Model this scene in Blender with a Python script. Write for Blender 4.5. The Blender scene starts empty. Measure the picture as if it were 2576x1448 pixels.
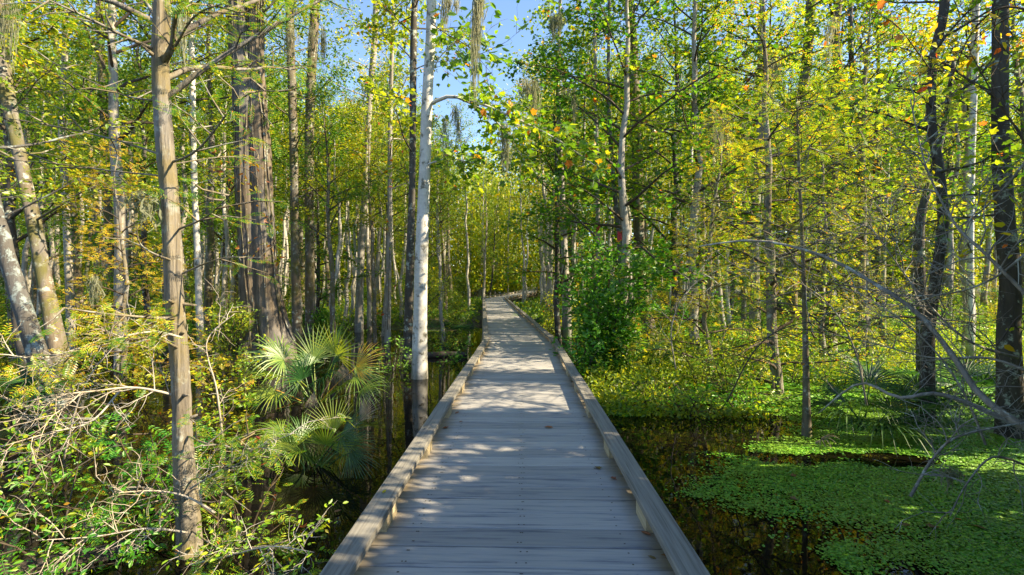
import bpy, math
import numpy as np
from mathutils import Vector
R = math.radians
C = bpy.context.scene.collection
sc = bpy.context.scene

# ------------------------------------------------------------------ camera, sky, sun, exposure
CAM_Z = 1.5
cam = bpy.data.cameras.new("camera")
cam.sensor_width = 36.0; cam.lens = 18.0; cam.clip_start = 0.05; cam.clip_end = 2000
cam.shift_y = -0.003
camo = bpy.data.objects.new("camera", cam); C.objects.link(camo)
camo.location = (0, 0, CAM_Z); camo.rotation_euler = (R(90), 0, 0)
sc.camera = camo

SUN_EL, SUN_AZ = 37.0, 100.0            # azimuth clockwise from +Y (the view axis)
w = bpy.data.worlds.new("World"); sc.world = w; w.use_nodes = True
nt = w.node_tree; nt.nodes.clear()
sky = nt.nodes.new("ShaderNodeTexSky"); sky.sky_type = 'NISHITA'; sky.sun_disc = False
sky.sun_elevation = R(SUN_EL); sky.sun_rotation = R(SUN_AZ)
sky.air_density = 1.0; sky.dust_density = 0.15; sky.ozone_density = 2.5
bg = nt.nodes.new("ShaderNodeBackground"); bg.inputs['Strength'].default_value = 0.085
wo = nt.nodes.new("ShaderNodeOutputWorld")
nt.links.new(sky.outputs[0], bg.inputs[0]); nt.links.new(bg.outputs[0], wo.inputs[0])
sun = bpy.data.lights.new("sun", 'SUN'); sun.energy = 4.5; sun.angle = R(0.5); sun.color = (1.0, 0.83, 0.56)
suno = bpy.data.objects.new("sun", sun); C.objects.link(suno)
S = Vector((math.sin(R(SUN_AZ)) * math.cos(R(SUN_EL)), math.cos(R(SUN_AZ)) * math.cos(R(SUN_EL)), math.sin(R(SUN_EL))))
suno.rotation_euler = (-S).to_track_quat('-Z', 'Y').to_euler(); suno.location = S * 60
sc.view_settings.view_transform = 'Standard'; sc.view_settings.look = 'None'
sc.view_settings.exposure = 2.0; sc.view_settings.gamma = 1.0
cy = sc.cycles
cy.max_bounces = 6; cy.diffuse_bounces = 4; cy.glossy_bounces = 3; cy.transmission_bounces = 4; cy.transparent_max_bounces = 4
cy.caustics_reflective = False; cy.caustics_refractive = False
cy.use_denoising = True; cy.sample_clamp_indirect = 6.0

WATER = -0.55
def at(x, y, d):                       # a point seen at (x, y) of a 2576 px wide view, d metres ahead
    return np.array([(x - 1288) / 1288 * d, d, CAM_Z - (y - 716) / 1288 * d])
def rng_of(seed): return np.random.default_rng(seed)

# ------------------------------------------------------------------ numpy value noise
_perm = rng_of(5).random((64, 64))
def vnoise(x, y):
    xi = np.floor(x).astype(int); yi = np.floor(y).astype(int); fx = x - xi; fy = y - yi
    fx = fx * fx * (3 - 2 * fx); fy = fy * fy * (3 - 2 * fy)
    g = lambda a, b: _perm[a % 64, b % 64]
    return (g(xi, yi) * (1 - fx) + g(xi + 1, yi) * fx) * (1 - fy) + (g(xi, yi + 1) * (1 - fx) + g(xi + 1, yi + 1) * fx) * fy
def fbm(x, y, o=4):
    s = 0; a = .5; n = 0
    for k in range(o):
        s = s + a * vnoise(x * 2 ** k + 17 * k, y * 2 ** k + 31 * k); n += a; a *= .5
    return s / n
def sstep(a, b, x):
    t = np.clip((x - a) / (b - a), 0, 1); return t * t * (3 - 2 * t)

# ------------------------------------------------------------------ materials
def mat(name):
    m = bpy.data.materials.new(name); m.use_nodes = True; t = m.node_tree; t.nodes.clear()
    out = t.nodes.new("ShaderNodeOutputMaterial")
    return m, t, out
def N(t, kind, **kw):
    n = t.nodes.new(kind)
    for k, v in kw.items():
        if k in n.inputs: n.inputs[k].default_value = v
        else: setattr(n, k, v)
    return n
def ramp(t, src, stops, interp='LINEAR'):
    r = t.nodes.new("ShaderNodeValToRGB"); r.color_ramp.interpolation = interp
    e = r.color_ramp.elements
    while len(e) < len(stops): e.new(0.5)
    for k, (p, c) in enumerate(stops):
        e[k].position = p; e[k].color = (*c, 1) if len(c) == 3 else c
    t.links.new(src, r.inputs[0]); return r
def mixc(t, fac, a, b, mode='MIX'):
    m = t.nodes.new("ShaderNodeMix"); m.data_type = 'RGBA'; m.blend_type = mode
    for s, i in ((fac, 0), (a, 6), (b, 7)):
        if isinstance(s, (int, float)): m.inputs[i].default_value = s
        elif isinstance(s, tuple): m.inputs[i].default_value = (*s, 1)
        else: t.links.new(s, m.inputs[i])
    return m.outputs[2]
def noise_of(t, scale, detail=5, vec=None, sx=(1, 1, 1), rough=.55, dist=0, coord='Object'):
    tc = t.nodes.new("ShaderNodeTexCoord"); mp = t.nodes.new("ShaderNodeMapping"); mp.inputs['Scale'].default_value = sx
    t.links.new(tc.outputs[coord], mp.inputs[0])
    n = N(t, "ShaderNodeTexNoise", Scale=scale, Detail=detail, Roughness=rough, Distortion=dist)
    t.links.new(mp.outputs[0], n.inputs['Vector']); return n
def mathn(t, op, a, b=0.0, c=None):
    m = t.nodes.new("ShaderNodeMath"); m.operation = op
    for i, s in enumerate((a, b, c)):
        if s is None: continue
        if isinstance(s, (int, float)): m.inputs[i].default_value = s
        else: t.links.new(s, m.inputs[i])
    return m.outputs[0]

def leaf_mat(name, stops, trans=0.5, tboost=2.4, tint=(1.15, 1.0, .45), gloss=.03, hue=.035, val=.6, dboost=1.7):
    m, t, out = mat(name)
    g = t.nodes.new("ShaderNodeNewGeometry"); oi = t.nodes.new("ShaderNodeObjectInfo")
    r = ramp(t, g.outputs['Random Per Island'], stops)
    hs = t.nodes.new("ShaderNodeHueSaturation")
    h = mathn(t, 'MULTIPLY_ADD', oi.outputs['Random'], hue * 2, .5 - hue)
    v = mathn(t, 'MULTIPLY_ADD', oi.outputs['Random'], -val, 1 + val / 2)
    t.links.new(h, hs.inputs['Hue']); t.links.new(v, hs.inputs['Value']); t.links.new(r.outputs[0], hs.inputs['Color'])
    n = noise_of(t, 30, 3)
    col = mixc(t, mathn(t, 'MULTIPLY', n.outputs[0], .4), hs.outputs[0], (0.4, .4, .35), 'MULTIPLY')
    col = mixc(t, 1.0, col, (dboost,) * 3, 'MULTIPLY')
    d = N(t, "ShaderNodeBsdfDiffuse"); t.links.new(col, d.inputs[0])
    tb = mixc(t, 1.0, hs.outputs[0], tuple(tboost * k for k in tint), 'MULTIPLY')
    tr = t.nodes.new("ShaderNodeBsdfTranslucent"); t.links.new(tb, tr.inputs[0])
    mx = t.nodes.new("ShaderNodeMixShader"); mx.inputs[0].default_value = trans
    t.links.new(d.outputs[0], mx.inputs[1]); t.links.new(tr.outputs[0], mx.inputs[2])
    gl = N(t, "ShaderNodeBsdfGlossy", Roughness=.42); gl.inputs[0].default_value = (1, 1, 1, 1)
    m2 = t.nodes.new("ShaderNodeMixShader"); m2.inputs[0].default_value = gloss
    t.links.new(mx.outputs[0], m2.inputs[1]); t.links.new(gl.outputs[0], m2.inputs[2])
    t.links.new(m2.outputs[0], out.inputs[0]); return m

def bark_mat(name, dark, light, lichen=None, lfac=.5, moss=None, scale=9, stretch=.16, bump=.6, stain=False):
    m, t, out = mat(name)
    n = noise_of(t, scale, 6, sx=(1, 1, stretch), rough=.62, dist=.6)
    r = ramp(t, n.outputs[0], [(.3, dark), (.72, light)])
    col = r.outputs[0]
    n2 = noise_of(t, 1.7, 4)
    col = mixc(t, mathn(t, 'MULTIPLY', n2.outputs[0], .55), col, tuple(.45 * c for c in light), 'MIX')
    n5 = noise_of(t, 1.1, 3, sx=(1.6, 1.6, .6))
    col = mixc(t, ramp(t, n5.outputs[0], [(.45, (0, 0, 0)), (.6, (.55, .55, .55))]).outputs[0], col, (sum(light) * .29,) * 3)
    if lichen:
        n3 = noise_of(t, 6, 5, rough=.7)
        f = ramp(t, n3.outputs[0], [(.62 - .18 * lfac, (0, 0, 0)), (.68 - .12 * lfac, (1, 1, 1))])
        col = mixc(t, f.outputs[0], col, lichen)
    if moss:
        n4 = noise_of(t, 2.6, 5, sx=(1, 1, .5), rough=.65)
        f = ramp(t, n4.outputs[0], [(.47, (0, 0, 0)), (.6, (.85, .85, .85))])
        col = mixc(t, f.outputs[0], col, moss)
    if stain:                                   # uneven water mark and algae near the foot, and grey smudges higher up
        tc = t.nodes.new("ShaderNodeTexCoord"); sp = t.nodes.new("ShaderNodeSeparateXYZ"); t.links.new(tc.outputs['Object'], sp.inputs[0])
        n6 = noise_of(t, 3.5, 5, sx=(1, 1, .35)); hgt = mathn(t, 'ADD', sp.outputs[2], mathn(t, 'MULTIPLY', mathn(t, 'SUBTRACT', n6.outputs[0], .5), 1.6))
        col = mixc(t, ramp(t, hgt, [(.02, (.85, .85, .85)), (.55, (0, 0, 0))]).outputs[0], col, (.10, .095, .05))
        n7 = noise_of(t, 1.6, 5, rough=.7); col = mixc(t, ramp(t, n7.outputs[0], [(.5, (0, 0, 0)), (.66, (.6, .6, .6))]).outputs[0], col, (.30, .29, .26))
    p = N(t, "ShaderNodeBsdfPrincipled", Roughness=.9); t.links.new(col, p.inputs['Base Color'])
    p.inputs['Specular IOR Level'].default_value = .2
    b = N(t, "ShaderNodeBump", Strength=bump, Distance=.03); t.links.new(n.outputs[0], b.inputs['Height'])
    t.links.new(b.outputs[0], p.inputs['Normal']); t.links.new(p.outputs[0], out.inputs[0]); return m

G1, G2, G3 = (.035, .09, .010), (.07, .15, .011), (.12, .20, .012)
Y1, Y2 = (.20, .245, .012), (.285, .275, .012)
OR, RD, BR = (.34, .11, .012), (.26, .04, .014), (.14, .07, .022)
M = {}
M['leaf_green'] = leaf_mat('leaf_green', [(0, G1), (.4, G2), (.8, G3), (1, Y1)])
M['leaf_lime'] = leaf_mat('leaf_lime', [(0, G1), (.25, G2), (.6, G3), (.88, Y1), (1, Y2)])
M['near_green'] = leaf_mat('near_green', [(0, (.04, .13, .010)), (.45, (.085, .22, .012)), (.8, (.16, .28, .014)), (.97, (.27, .29, .012)), (1, OR)])
M['near_lime'] = leaf_mat('near_lime', [(0, (.09, .2, .010)), (.4, (.18, .27, .012)), (.8, (.3, .3, .014)), (1, (.38, .25, .014))])
M['leaf_gold'] = leaf_mat('leaf_gold', [(0, G2), (.35, G3), (.7, Y1), (.95, Y2), (1, OR)])
M['leaf_deep'] = leaf_mat('leaf_deep', [(0, (.04, .12, .010)), (.5, (.065, .17, .013)), (.85, (.10, .22, .018)), (1, (.18, .28, .03))], trans=.4)
M['leaf_maple'] = leaf_mat('leaf_maple', [(0, G1), (.4, G2), (.75, G3), (.95, Y1), (.985, OR), (1, BR)], trans=.55)
M['leaf_autumn'] = leaf_mat('leaf_autumn', dboost=1.2, stops= [(0, Y2), (.45, OR), (.85, RD), (1, (.2, .05, .02))], trans=.5, tboost=1.8)
M['leaf_yellow'] = leaf_mat('leaf_yellow', [(0, G3), (.35, Y1), (.8, Y2), (1, OR)], trans=.55)
M['cypress'] = leaf_mat('cypress', [(0, (.05, .14, .010)), (.4, (.10, .21, .012)), (.7, (.2, .26, .014)), (.92, (.28, .24, .016)), (1, (.34, .13, .014))], trans=.5)
M['cypress_gold'] = leaf_mat('cypress_gold', [(0, (.10, .16, .014)), (.4, (.2, .22, .016)), (.85, (.28, .26, .016)), (1, (.34, .19, .014))], trans=.5)
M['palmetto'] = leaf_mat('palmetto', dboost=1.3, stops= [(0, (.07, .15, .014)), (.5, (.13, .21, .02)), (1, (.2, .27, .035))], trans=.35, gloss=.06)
M['palmetto_dark'] = leaf_mat('palmetto_dark', dboost=1.2, stops= [(0, (.014, .055, .012)), (.5, (.025, .08, .018)), (1, (.045, .11, .022))], trans=.3, gloss=.03)  # dark green fronds, colour lowered further to paint in the shade at right
M['palmetto_yellow'] = leaf_mat('palmetto_yellow', dboost=1.7, hue=0.0, val=.1, stops= [(0, (.48, .34, .04)), (.6, (.42, .27, .04)), (1, (.34, .19, .05))], trans=.4, tboost=1.6)
M['palmetto_dead'] = leaf_mat('palmetto_dead', dboost=1.1, stops= [(0, (.22, .17, .12)), (1, (.34, .28, .21))], trans=.15, tboost=1.2)
M['moss'] = leaf_mat('moss', dboost=1.1, stops= [(0, (.19, .20, .12)), (1, (.36, .36, .25))], trans=.45, tboost=1.3, tint=(1, .97, .75), gloss=.0)
M['litter'] = leaf_mat('litter', dboost=1.1, stops= [(0, (.1, .05, .02)), (.6, (.22, .11, .035)), (1, (.36, .2, .04))], trans=.2, tboost=1.3)
M['bark_grey'] = bark_mat('bark_grey', (.09, .078, .06), (.42, .38, .31), (.42, .42, .36), .35)
M['bark_cypress'] = bark_mat('bark_cypress', (.05, .036, .024), (.30, .265, .21), (.28, .29, .26), .35, moss=(.17, .135, .06), scale=17, stretch=.06, bump=1.0)
M['bark_pale'] = bark_mat('bark_pale', (.16, .14, .11), (.56, .52, .44), (.5, .5, .45), .35)
M['bark_dark'] = bark_mat('bark_dark', (.025, .021, .017), (.11, .095, .075), (.3, .33, .28), .4)
M['bark_white'] = bark_mat('bark_white', (.36, .34, .29), (.66, .64, .58), (.15, .14, .11), .42, scale=5, stretch=1.4, bump=.25, stain=True)
M['bark_mossy'] = bark_mat('bark_mossy', (.06, .045, .03), (.23, .185, .13), (.34, .36, .31), .4, moss=(.10, .095, .025))
M['bark_lichen'] = bark_mat('bark_lichen', (.05, .045, .04), (.13, .12, .105), (.21, .25, .245), .55)
M['bark_flecked'] = bark_mat('bark_flecked', (.022, .019, .016), (.10, .085, .07), (.28, .32, .28), .3)
M['bark_furrow'] = bark_mat('bark_furrow', (.03, .022, .015), (.22, .175, .125), None, scale=7, stretch=.05, bump=1.0)
M['twig_pale'] = bark_mat('twig_pale', (.24, .19, .13), (.52, .45, .35), None, scale=20)
M['twig_grey'] = bark_mat('twig_grey', (.09, .078, .062), (.34, .305, .25), (.42, .44, .39), .45, scale=16)
M['twig_brown'] = bark_mat('twig_brown', (.03, .022, .014), (.11, .08, .05), None, scale=20)
M['log'] = bark_mat('log', (.02, .016, .012), (.09, .07, .05), None, scale=8)

def m_paint():
    m, t, out = mat('red_paint'); p = N(t, "ShaderNodeBsdfPrincipled", Roughness=.7)
    n = noise_of(t, 40, 3); r = ramp(t, n.outputs[0], [(.35, (.3, .02, .03)), (.7, (.6, .05, .06))])
    t.links.new(r.outputs[0], p.inputs['Base Color']); t.links.new(p.outputs[0], out.inputs[0]); return m
M['red_paint'] = m_paint()

def m_deck():
    m, t, out = mat('weathered_decking')
    g = t.nodes.new("ShaderNodeNewGeometry")
    a = N(t, "ShaderNodeAttribute", attribute_name="grain")     # x across the walk, y along it, z board number
    mp = N(t, "ShaderNodeMapping"); mp.inputs['Scale'].default_value = (.55, 9, 3.7); t.links.new(a.outputs['Vector'], mp.inputs[0])
    n = N(t, "ShaderNodeTexNoise", Scale=3.2, Detail=7, Roughness=.62, Distortion=.3); t.links.new(mp.outputs[0], n.inputs['Vector'])
    mp2 = N(t, "ShaderNodeMapping"); mp2.inputs['Scale'].default_value = (1.0, 60, 5.1); t.links.new(a.outputs['Vector'], mp2.inputs[0])
    n2 = N(t, "ShaderNodeTexNoise", Scale=3, Detail=4, Roughness=.7); t.links.new(mp2.outputs[0], n2.inputs['Vector'])
    base = ramp(t, g.outputs['Random Per Island'], [(0, (.235, .228, .215)), (.5, (.305, .296, .278)), (1, (.365, .352, .325))])
    st = ramp(t, n.outputs[0], [(.34, (.42, .46, .58)), (.47, (.93, .94, .97)), (.75, (1.12, 1.09, 1.03))])
    c = mixc(t, 1.0, base.outputs[0], st.outputs[0], 'MULTIPLY')
    gr = ramp(t, n2.outputs[0], [(.35, (.82, .82, .85)), (.65, (1.08, 1.07, 1.05))])
    c = mixc(t, .8, c, gr.outputs[0], 'MULTIPLY')
    sp = t.nodes.new("ShaderNodeSeparateXYZ"); t.links.new(a.outputs['Vector'], sp.inputs[0])
    ab = mathn(t, 'ABSOLUTE', sp.outputs[0])
    n3 = N(t, "ShaderNodeTexNoise", Scale=2.5, Detail=5, Roughness=.6); t.links.new(a.outputs['Vector'], n3.inputs['Vector'])
    e = mathn(t, 'ADD', ab, mathn(t, 'MULTIPLY', mathn(t, 'SUBTRACT', n3.outputs[0], .5), .35))
    f = ramp(t, e, [(.68, (0, 0, 0)), (.84, (.75, .75, .75))])           # needle litter and stain gathered against the kerbs
    c = mixc(t, f.outputs[0], c, (.21, .155, .075))
    wk = ramp(t, mathn(t, 'ADD', mathn(t, 'ABSOLUTE', mathn(t, 'SUBTRACT', sp.outputs[0], .05)), mathn(t, 'MULTIPLY', n3.outputs[0], .3)), [(.1, (.93, .93, .93)), (.35, (1, 1, 1))])
    c = mixc(t, 1.0, c, wk.outputs[0], 'MULTIPLY')
    p = N(t, "ShaderNodeBsdfPrincipled", Roughness=.62); t.links.new(c, p.inputs['Base Color'])
    p.inputs['Specular IOR Level'].default_value = .35
    b = N(t, "ShaderNodeBump", Strength=.35, Distance=.006); t.links.new(n2.outputs[0], b.inputs['Height'])
    t.links.new(b.outputs[0], p.inputs['Normal']); t.links.new(p.outputs[0], out.inputs[0]); return m
M['deck'] = m_deck()
def m_rail(name, c0, c1, c2):
    m, t, out = mat(name)
    a = N(t, "ShaderNodeAttribute", attribute_name="grain")
    mp = N(t, "ShaderNodeMapping"); mp.inputs['Scale'].default_value = (34, .9, 34); t.links.new(a.outputs['Vector'], mp.inputs[0])
    n = N(t, "ShaderNodeTexNoise", Scale=1.6, Detail=6, Roughness=.65, Distortion=.5); t.links.new(mp.outputs[0], n.inputs['Vector'])
    r = ramp(t, n.outputs[0], [(.28, c0), (.5, c1), (.75, c2)])
    g = t.nodes.new("ShaderNodeNewGeometry")
    c = mixc(t, 1.0, r.outputs[0], ramp(t, g.outputs['Random Per Island'], [(0, (.85, .85, .85)), (1, (1.1, 1.08, 1.05))]).outputs[0], 'MULTIPLY')
    p = N(t, "ShaderNodeBsdfPrincipled", Roughness=.75); t.links.new(c, p.inputs['Base Color'])
    p.inputs['Specular IOR Level'].default_value = .3
    b = N(t, "ShaderNodeBump", Strength=.4, Distance=.006); t.links.new(n.outputs[0], b.inputs['Height'])
    t.links.new(b.outputs[0], p.inputs['Normal']); t.links.new(p.outputs[0], out.inputs[0]); return m
M['rail'] = m_rail('weathered_rail', (.08, .075, .065), (.18, .172, .15), (.25, .24, .212))
M['block'] = m_rail('kerb_block_wood', (.16, .13, .075), (.34, .285, .18), (.42, .36, .24))
M['post'] = m_rail('post_wood', (.04, .035, .03), (.11, .095, .075), (.16, .14, .11))

def m_water():
    m, t, out = mat('dark_water')
    p = N(t, "ShaderNodeBsdfPrincipled", Roughness=.015, IOR=1.33); p.inputs['Base Color'].default_value = (.004, .0035, .002, 1)
    p.inputs['Specular IOR Level'].default_value = .25
    n = noise_of(t, 1.6, 3, coord='Object'); n2 = noise_of(t, 14, 2, coord='Object')
    h = mathn(t, 'ADD', n.outputs[0], mathn(t, 'MULTIPLY', n2.outputs[0], .05))
    b = N(t, "ShaderNodeBump", Strength=.05, Distance=.05); t.links.new(h, b.inputs['Height'])
    t.links.new(b.outputs[0], p.inputs['Normal']); t.links.new(p.outputs[0], out.inputs[0]); return m
M['water'] = m_water()
def m_ground():
    m, t, out = mat('forest_floor')
    n = noise_of(t, .9, 6); n2 = noise_of(t, 9, 6, rough=.7)
    r = ramp(t, n2.outputs[0], [(.3, (.02, .014, .008)), (.55, (.075, .05, .025)), (.75, (.15, .1, .045))])
    f = ramp(t, n.outputs[0], [(.42, (0, 0, 0)), (.6, (1, 1, 1))])
    c = mixc(t, f.outputs[0], r.outputs[0], (.055, .085, .016))
    p = N(t, "ShaderNodeBsdfPrincipled", Roughness=.95); t.links.new(c, p.inputs['Base Color'])
    b = N(t, "ShaderNodeBump", Strength=.8, Distance=.08); t.links.new(n2.outputs[0], b.inputs['Height'])
    t.links.new(b.outputs[0], p.inputs['Normal']); t.links.new(p.outputs[0], out.inputs[0]); return m
M['ground'] = m_ground()
def m_weed():
    m, t, out = mat('duckweed_mat')
    g = t.nodes.new("ShaderNodeNewGeometry")
    n = noise_of(t, 1.1, 5); n2 = noise_of(t, 45, 4, rough=.7)
    r0 = ramp(t, g.outputs['Random Per Island'], [(0, (.035, .15, .004)), (.4, (.08, .29, .005)), (.8, (.15, .38, .010)), (1, (.27, .42, .03))])
    c = mixc(t, ramp(t, n.outputs[0], [(.45, (0, 0, 0)), (.62, (.7, .7, .7))]).outputs[0], r0.outputs[0], (.17, .32, .02))
    c = mixc(t, 1.0, c, ramp(t, n2.outputs[0], [(.3, (.45, .5, .4)), (.6, (1.15, 1.1, 1))]).outputs[0], 'MULTIPLY')
    d = N(t, "ShaderNodeBsdfPrincipled", Roughness=.5); t.links.new(c, d.inputs['Base Color'])
    b = N(t, "ShaderNodeBump", Strength=.6, Distance=.01); t.links.new(n2.outputs[0], b.inputs['Height'])
    t.links.new(b.outputs[0], d.inputs['Normal']); t.links.new(d.outputs[0], out.inputs[0]); return m
M['weed'] = m_weed()

# ------------------------------------------------------------------ mesh building
class MB:
    def __init__(s): s.v = []; s.f = []; s.n = 0; s.g = []
    def add(s, v, fs, mi=0, grain=None):
        v = np.asarray(v, float).reshape(-1, 3)
        for f in (fs if isinstance(fs, list) else [fs]):
            f = np.asarray(f, int)
            if f.size: s.f.append((f + s.n, mi))
        s.v.append(v); s.n += len(v)
        if grain is not None: s.g.append(np.asarray(grain, float).reshape(-1, 3))
    def mesh(s, name, mats, smooth=True, origin=None):
        v = np.concatenate(s.v)
        if origin is not None: v = v - np.asarray(origin)
        me = bpy.data.meshes.new(name)
        me.vertices.add(len(v)); me.vertices.foreach_set('co', v.astype(np.float32).ravel())
        loops = np.concatenate([f.ravel() for f, _ in s.f]).astype(np.int32)
        tot = np.concatenate([np.full(len(f), f.shape[1]) for f, _ in s.f])
        mi = np.concatenate([np.full(len(f), m) for f, m in s.f]).astype(np.int32)
        st = (np.cumsum(tot) - tot).astype(np.int32)
        me.loops.add(len(loops)); me.loops.foreach_set('vertex_index', loops)
        me.polygons.add(len(tot)); me.polygons.foreach_set('loop_start', st)
        for m in (mats if isinstance(mats, (list, tuple)) else [mats]): me.materials.append(m)
        me.polygons.foreach_set('material_index', mi)
        me.polygons.foreach_set('use_smooth', np.full(len(tot), smooth))
        if s.g:
            a = me.attributes.new('grain', 'FLOAT_VECTOR', 'POINT'); a.data.foreach_set('vector', np.concatenate(s.g).astype(np.float32).ravel())
        me.update(calc_edges=True); me.validate(); return me
    def build(s, name, mats, parent=None, smooth=True, origin=None, loc=None):
        o = bpy.data.objects.new(name, s.mesh(name, mats, smooth, origin)); C.objects.link(o)
        if parent: o.parent = parent
        elif loc is not None: o.location = loc
        elif origin is not None: o.location = origin
        return o

def unit(v): return v / np.maximum(np.linalg.norm(v, axis=-1, keepdims=True), 1e-9)
def tube(mb, pts, rad, k=6, mi=0, lump=0, rng=None, cap=True, groove=0):
    pts = np.asarray(pts, float); n = len(pts); rad = np.broadcast_to(np.asarray(rad, float), (n,))
    tg = unit(np.gradient(pts, axis=0))
    ref = np.array([0, 0, 1.]) if abs(tg[0, 2]) < .8 else np.array([1., 0, 0])
    a = np.arange(k) * 2 * math.pi / k
    s1 = np.zeros((n, 3)); u = unit(np.cross(tg[0], ref))
    for i in range(n):
        u = unit(u - tg[i] * np.dot(u, tg[i])); s1[i] = u
    s2 = np.cross(tg, s1)
    rr = np.repeat(rad[:, None], k, 1)
    if lump and rng is not None: rr = rr * (1 + lump * (rng.random((n, k)) - .5) + lump * .8 * np.sin(a * 3 + rng.random() * 6)[None, :] * .5)
    if groove: rr = rr * (1 + groove * (rng.random(k)[None, :] - .5) + groove * .5 * (rng.random((n, k)) - .5))
    v = pts[:, None, :] + rr[..., None] * (np.cos(a)[None, :, None] * s1[:, None, :] + np.sin(a)[None, :, None] * s2[:, None, :])
    i, j = np.meshgrid(np.arange(n - 1), np.arange(k), indexing='ij'); j2 = (j + 1) % k
    q = np.stack([i * k + j, i * k + j2, (i + 1) * k + j2, (i + 1) * k + j], -1).reshape(-1, 4)
    fs = [q]
    if cap: fs += [np.arange(k)[::-1][None, :], (np.arange(k) + (n - 1) * k)[None, :]]
    mb.add(v.reshape(-1, 3), fs, mi)

def spline(P, n):
    P = np.asarray(P, float); m = len(P)
    if m < 3: return P[0] + (P[-1] - P[0]) * np.linspace(0, 1, n)[:, None]
    t = np.linspace(0, m - 1, n); i = np.clip(t.astype(int), 0, m - 2); f = (t - i)[:, None]
    p0 = P[np.maximum(i - 1, 0)]; p1 = P[i]; p2 = P[i + 1]; p3 = P[np.minimum(i + 2, m - 1)]
    return .5 * (2 * p1 + (p2 - p0) * f + (2 * p0 - 5 * p1 + 4 * p2 - p3) * f * f + (3 * p1 - p0 - 3 * p2 + p3) * f ** 3)

def _pin(n, w=.16, l=.24):
    V = [(0, .012, 0), (1, .004, 0), (1, -.004, 0), (0, -.012, 0)]; F = [(0, 1, 2, 3)]
    for k in range(n):
        u = .08 + .9 * k / n; s = l * math.sin(math.pi * (.12 + .83 * (k + .5) / n)) ** .7
        for sg in (1, -1):
            b = len(V); hw = .9 / n * .36
            V += [(u, 0, 0), (u + hw + s * .25, sg * s * .5, .02), (u + s * .5, sg * s, -.01), (u - hw * .6 + s * .25, sg * s * .5, .02)]
            F.append((b, b + 1, b + 2, b + 3))
    return np.array(V), np.array(F)
def _maple():
    o = [(0, .0), (.02, .22), (.12, .42), (.3, .30), (.42, .52), (.58, .34), (.62, .16), (1, 0)]
    pts = o + [(u, -v) for u, v in o[-2:0:-1]]
    V = [(.34, 0, -.03)] + [(u, v, .07 * abs(v) - (.1 if u > .9 else 0)) for u, v in pts]
    n = len(pts); F = [(0, 1 + (k + 1) % n, 1 + k) for k in range(n)]
    return np.array(V), np.array(F)
TPL = {
    'kite': (np.array([(0, 0, 0), (.42, .27, .05), (1, 0, -.06), (.42, -.27, .05)]), np.array([(0, 1, 2, 3)])),
    'slim': (np.array([(0, 0, 0), (.4, .14, .03), (1, 0, -.06), (.4, -.14, .03)]), np.array([(0, 1, 2, 3)])),
    'ovate': (np.array([(0, 0, 0), (.3, .22, .05), (.68, .19, .05), (1, 0, -.08), (.68, -.19, .05), (.3, -.22, .05)]), np.array([(0, 1, 2, 3), (0, 3, 4, 5)])),
    'maple': _maple(), 'spray': _pin(9), 'spray_far': _pin(4, l=.26), 'pinnate': _pin(5, l=.30),
    'disc': (np.array([(math.cos(a) * .5, math.sin(a) * .5, .02 * math.sin(2 * a)) for a in np.arange(6) * math.pi / 3]), np.array([(0, 1, 2, 3, 4, 5)])),
}
def leaves(mb, pos, dirs, nrm, length, kind='kite', mi=0):
    V, F = TPL[kind]; pos = np.asarray(pos); n = len(pos)
    if n == 0: return
    d = unit(np.asarray(dirs)); nn = np.asarray(nrm); sd = unit(np.cross(nn, d)); nn = np.cross(d, sd)
    L = np.broadcast_to(np.asarray(length, float), (n,))[:, None, None]
    v = pos[:, None, :] + L * (V[None, :, 0:1] * d[:, None] + V[None, :, 1:2] * sd[:, None] + V[None, :, 2:3] * nn[:, None])
    f = (F[None] + (np.arange(n) * len(V))[:, None, None]).reshape(-1, F.shape[1])
    mb.add(v.reshape(-1, 3), f, mi)

def leaf_out(mb, rng, sites, outs, m, size, kind, spread=.12, droop=.35, flat=.8, mi=0, frac=None):
    """m leaves about each site, pointing out and down a little, faces turned up"""
    sites = np.repeat(np.asarray(sites), m, 0); outs = np.repeat(np.asarray(outs), m, 0); n = len(sites)
    pos = sites + rng.normal(0, spread, (n, 3))
    d = outs + rng.normal(0, .75, (n, 3)); d[:, 2] = d[:, 2] * .6 - droop * rng.random(n)
    nr = rng.normal(0, 1 - flat * .7, (n, 3)); nr[:, 2] += .9 * flat
    leaves(mb, pos, d, nr, size * (.6 + .7 * rng.random(n)), kind, mi)

# ------------------------------------------------------------------ scene graph helpers
def tag(o, label=None, cat=None, group=None, kind=None):
    if label: o['label'] = label
    if cat: o['category'] = cat
    if group: o['group'] = group
    if kind: o['kind'] = kind
    return o
def thing(name, label, cat, loc=(0, 0, 0), group=None, rz=0):
    o = bpy.data.objects.new(name, None); C.objects.link(o); o.location = loc; o.rotation_euler = (0, 0, rz); o.empty_display_size = .2
    return tag(o, label, cat, group)
def dup(root, kids, loc, rz, s, label, group=None, tilt=(0, 0), swap=None):
    r = root.copy(); C.objects.link(r); r.location = loc; r.rotation_euler = (tilt[0], tilt[1], rz); r.scale = (s, s, s) if not isinstance(s, tuple) else s
    r['label'] = label
    if group: r['group'] = group
    for ch in kids:
        c = ch.copy(); C.objects.link(c); c.parent = r
        if swap and ch.name.split('.')[0] in swap:
            c.material_slots[0].link = 'OBJECT'; c.material_slots[0].material = swap[ch.name.split('.')[0]]
    return r

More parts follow.
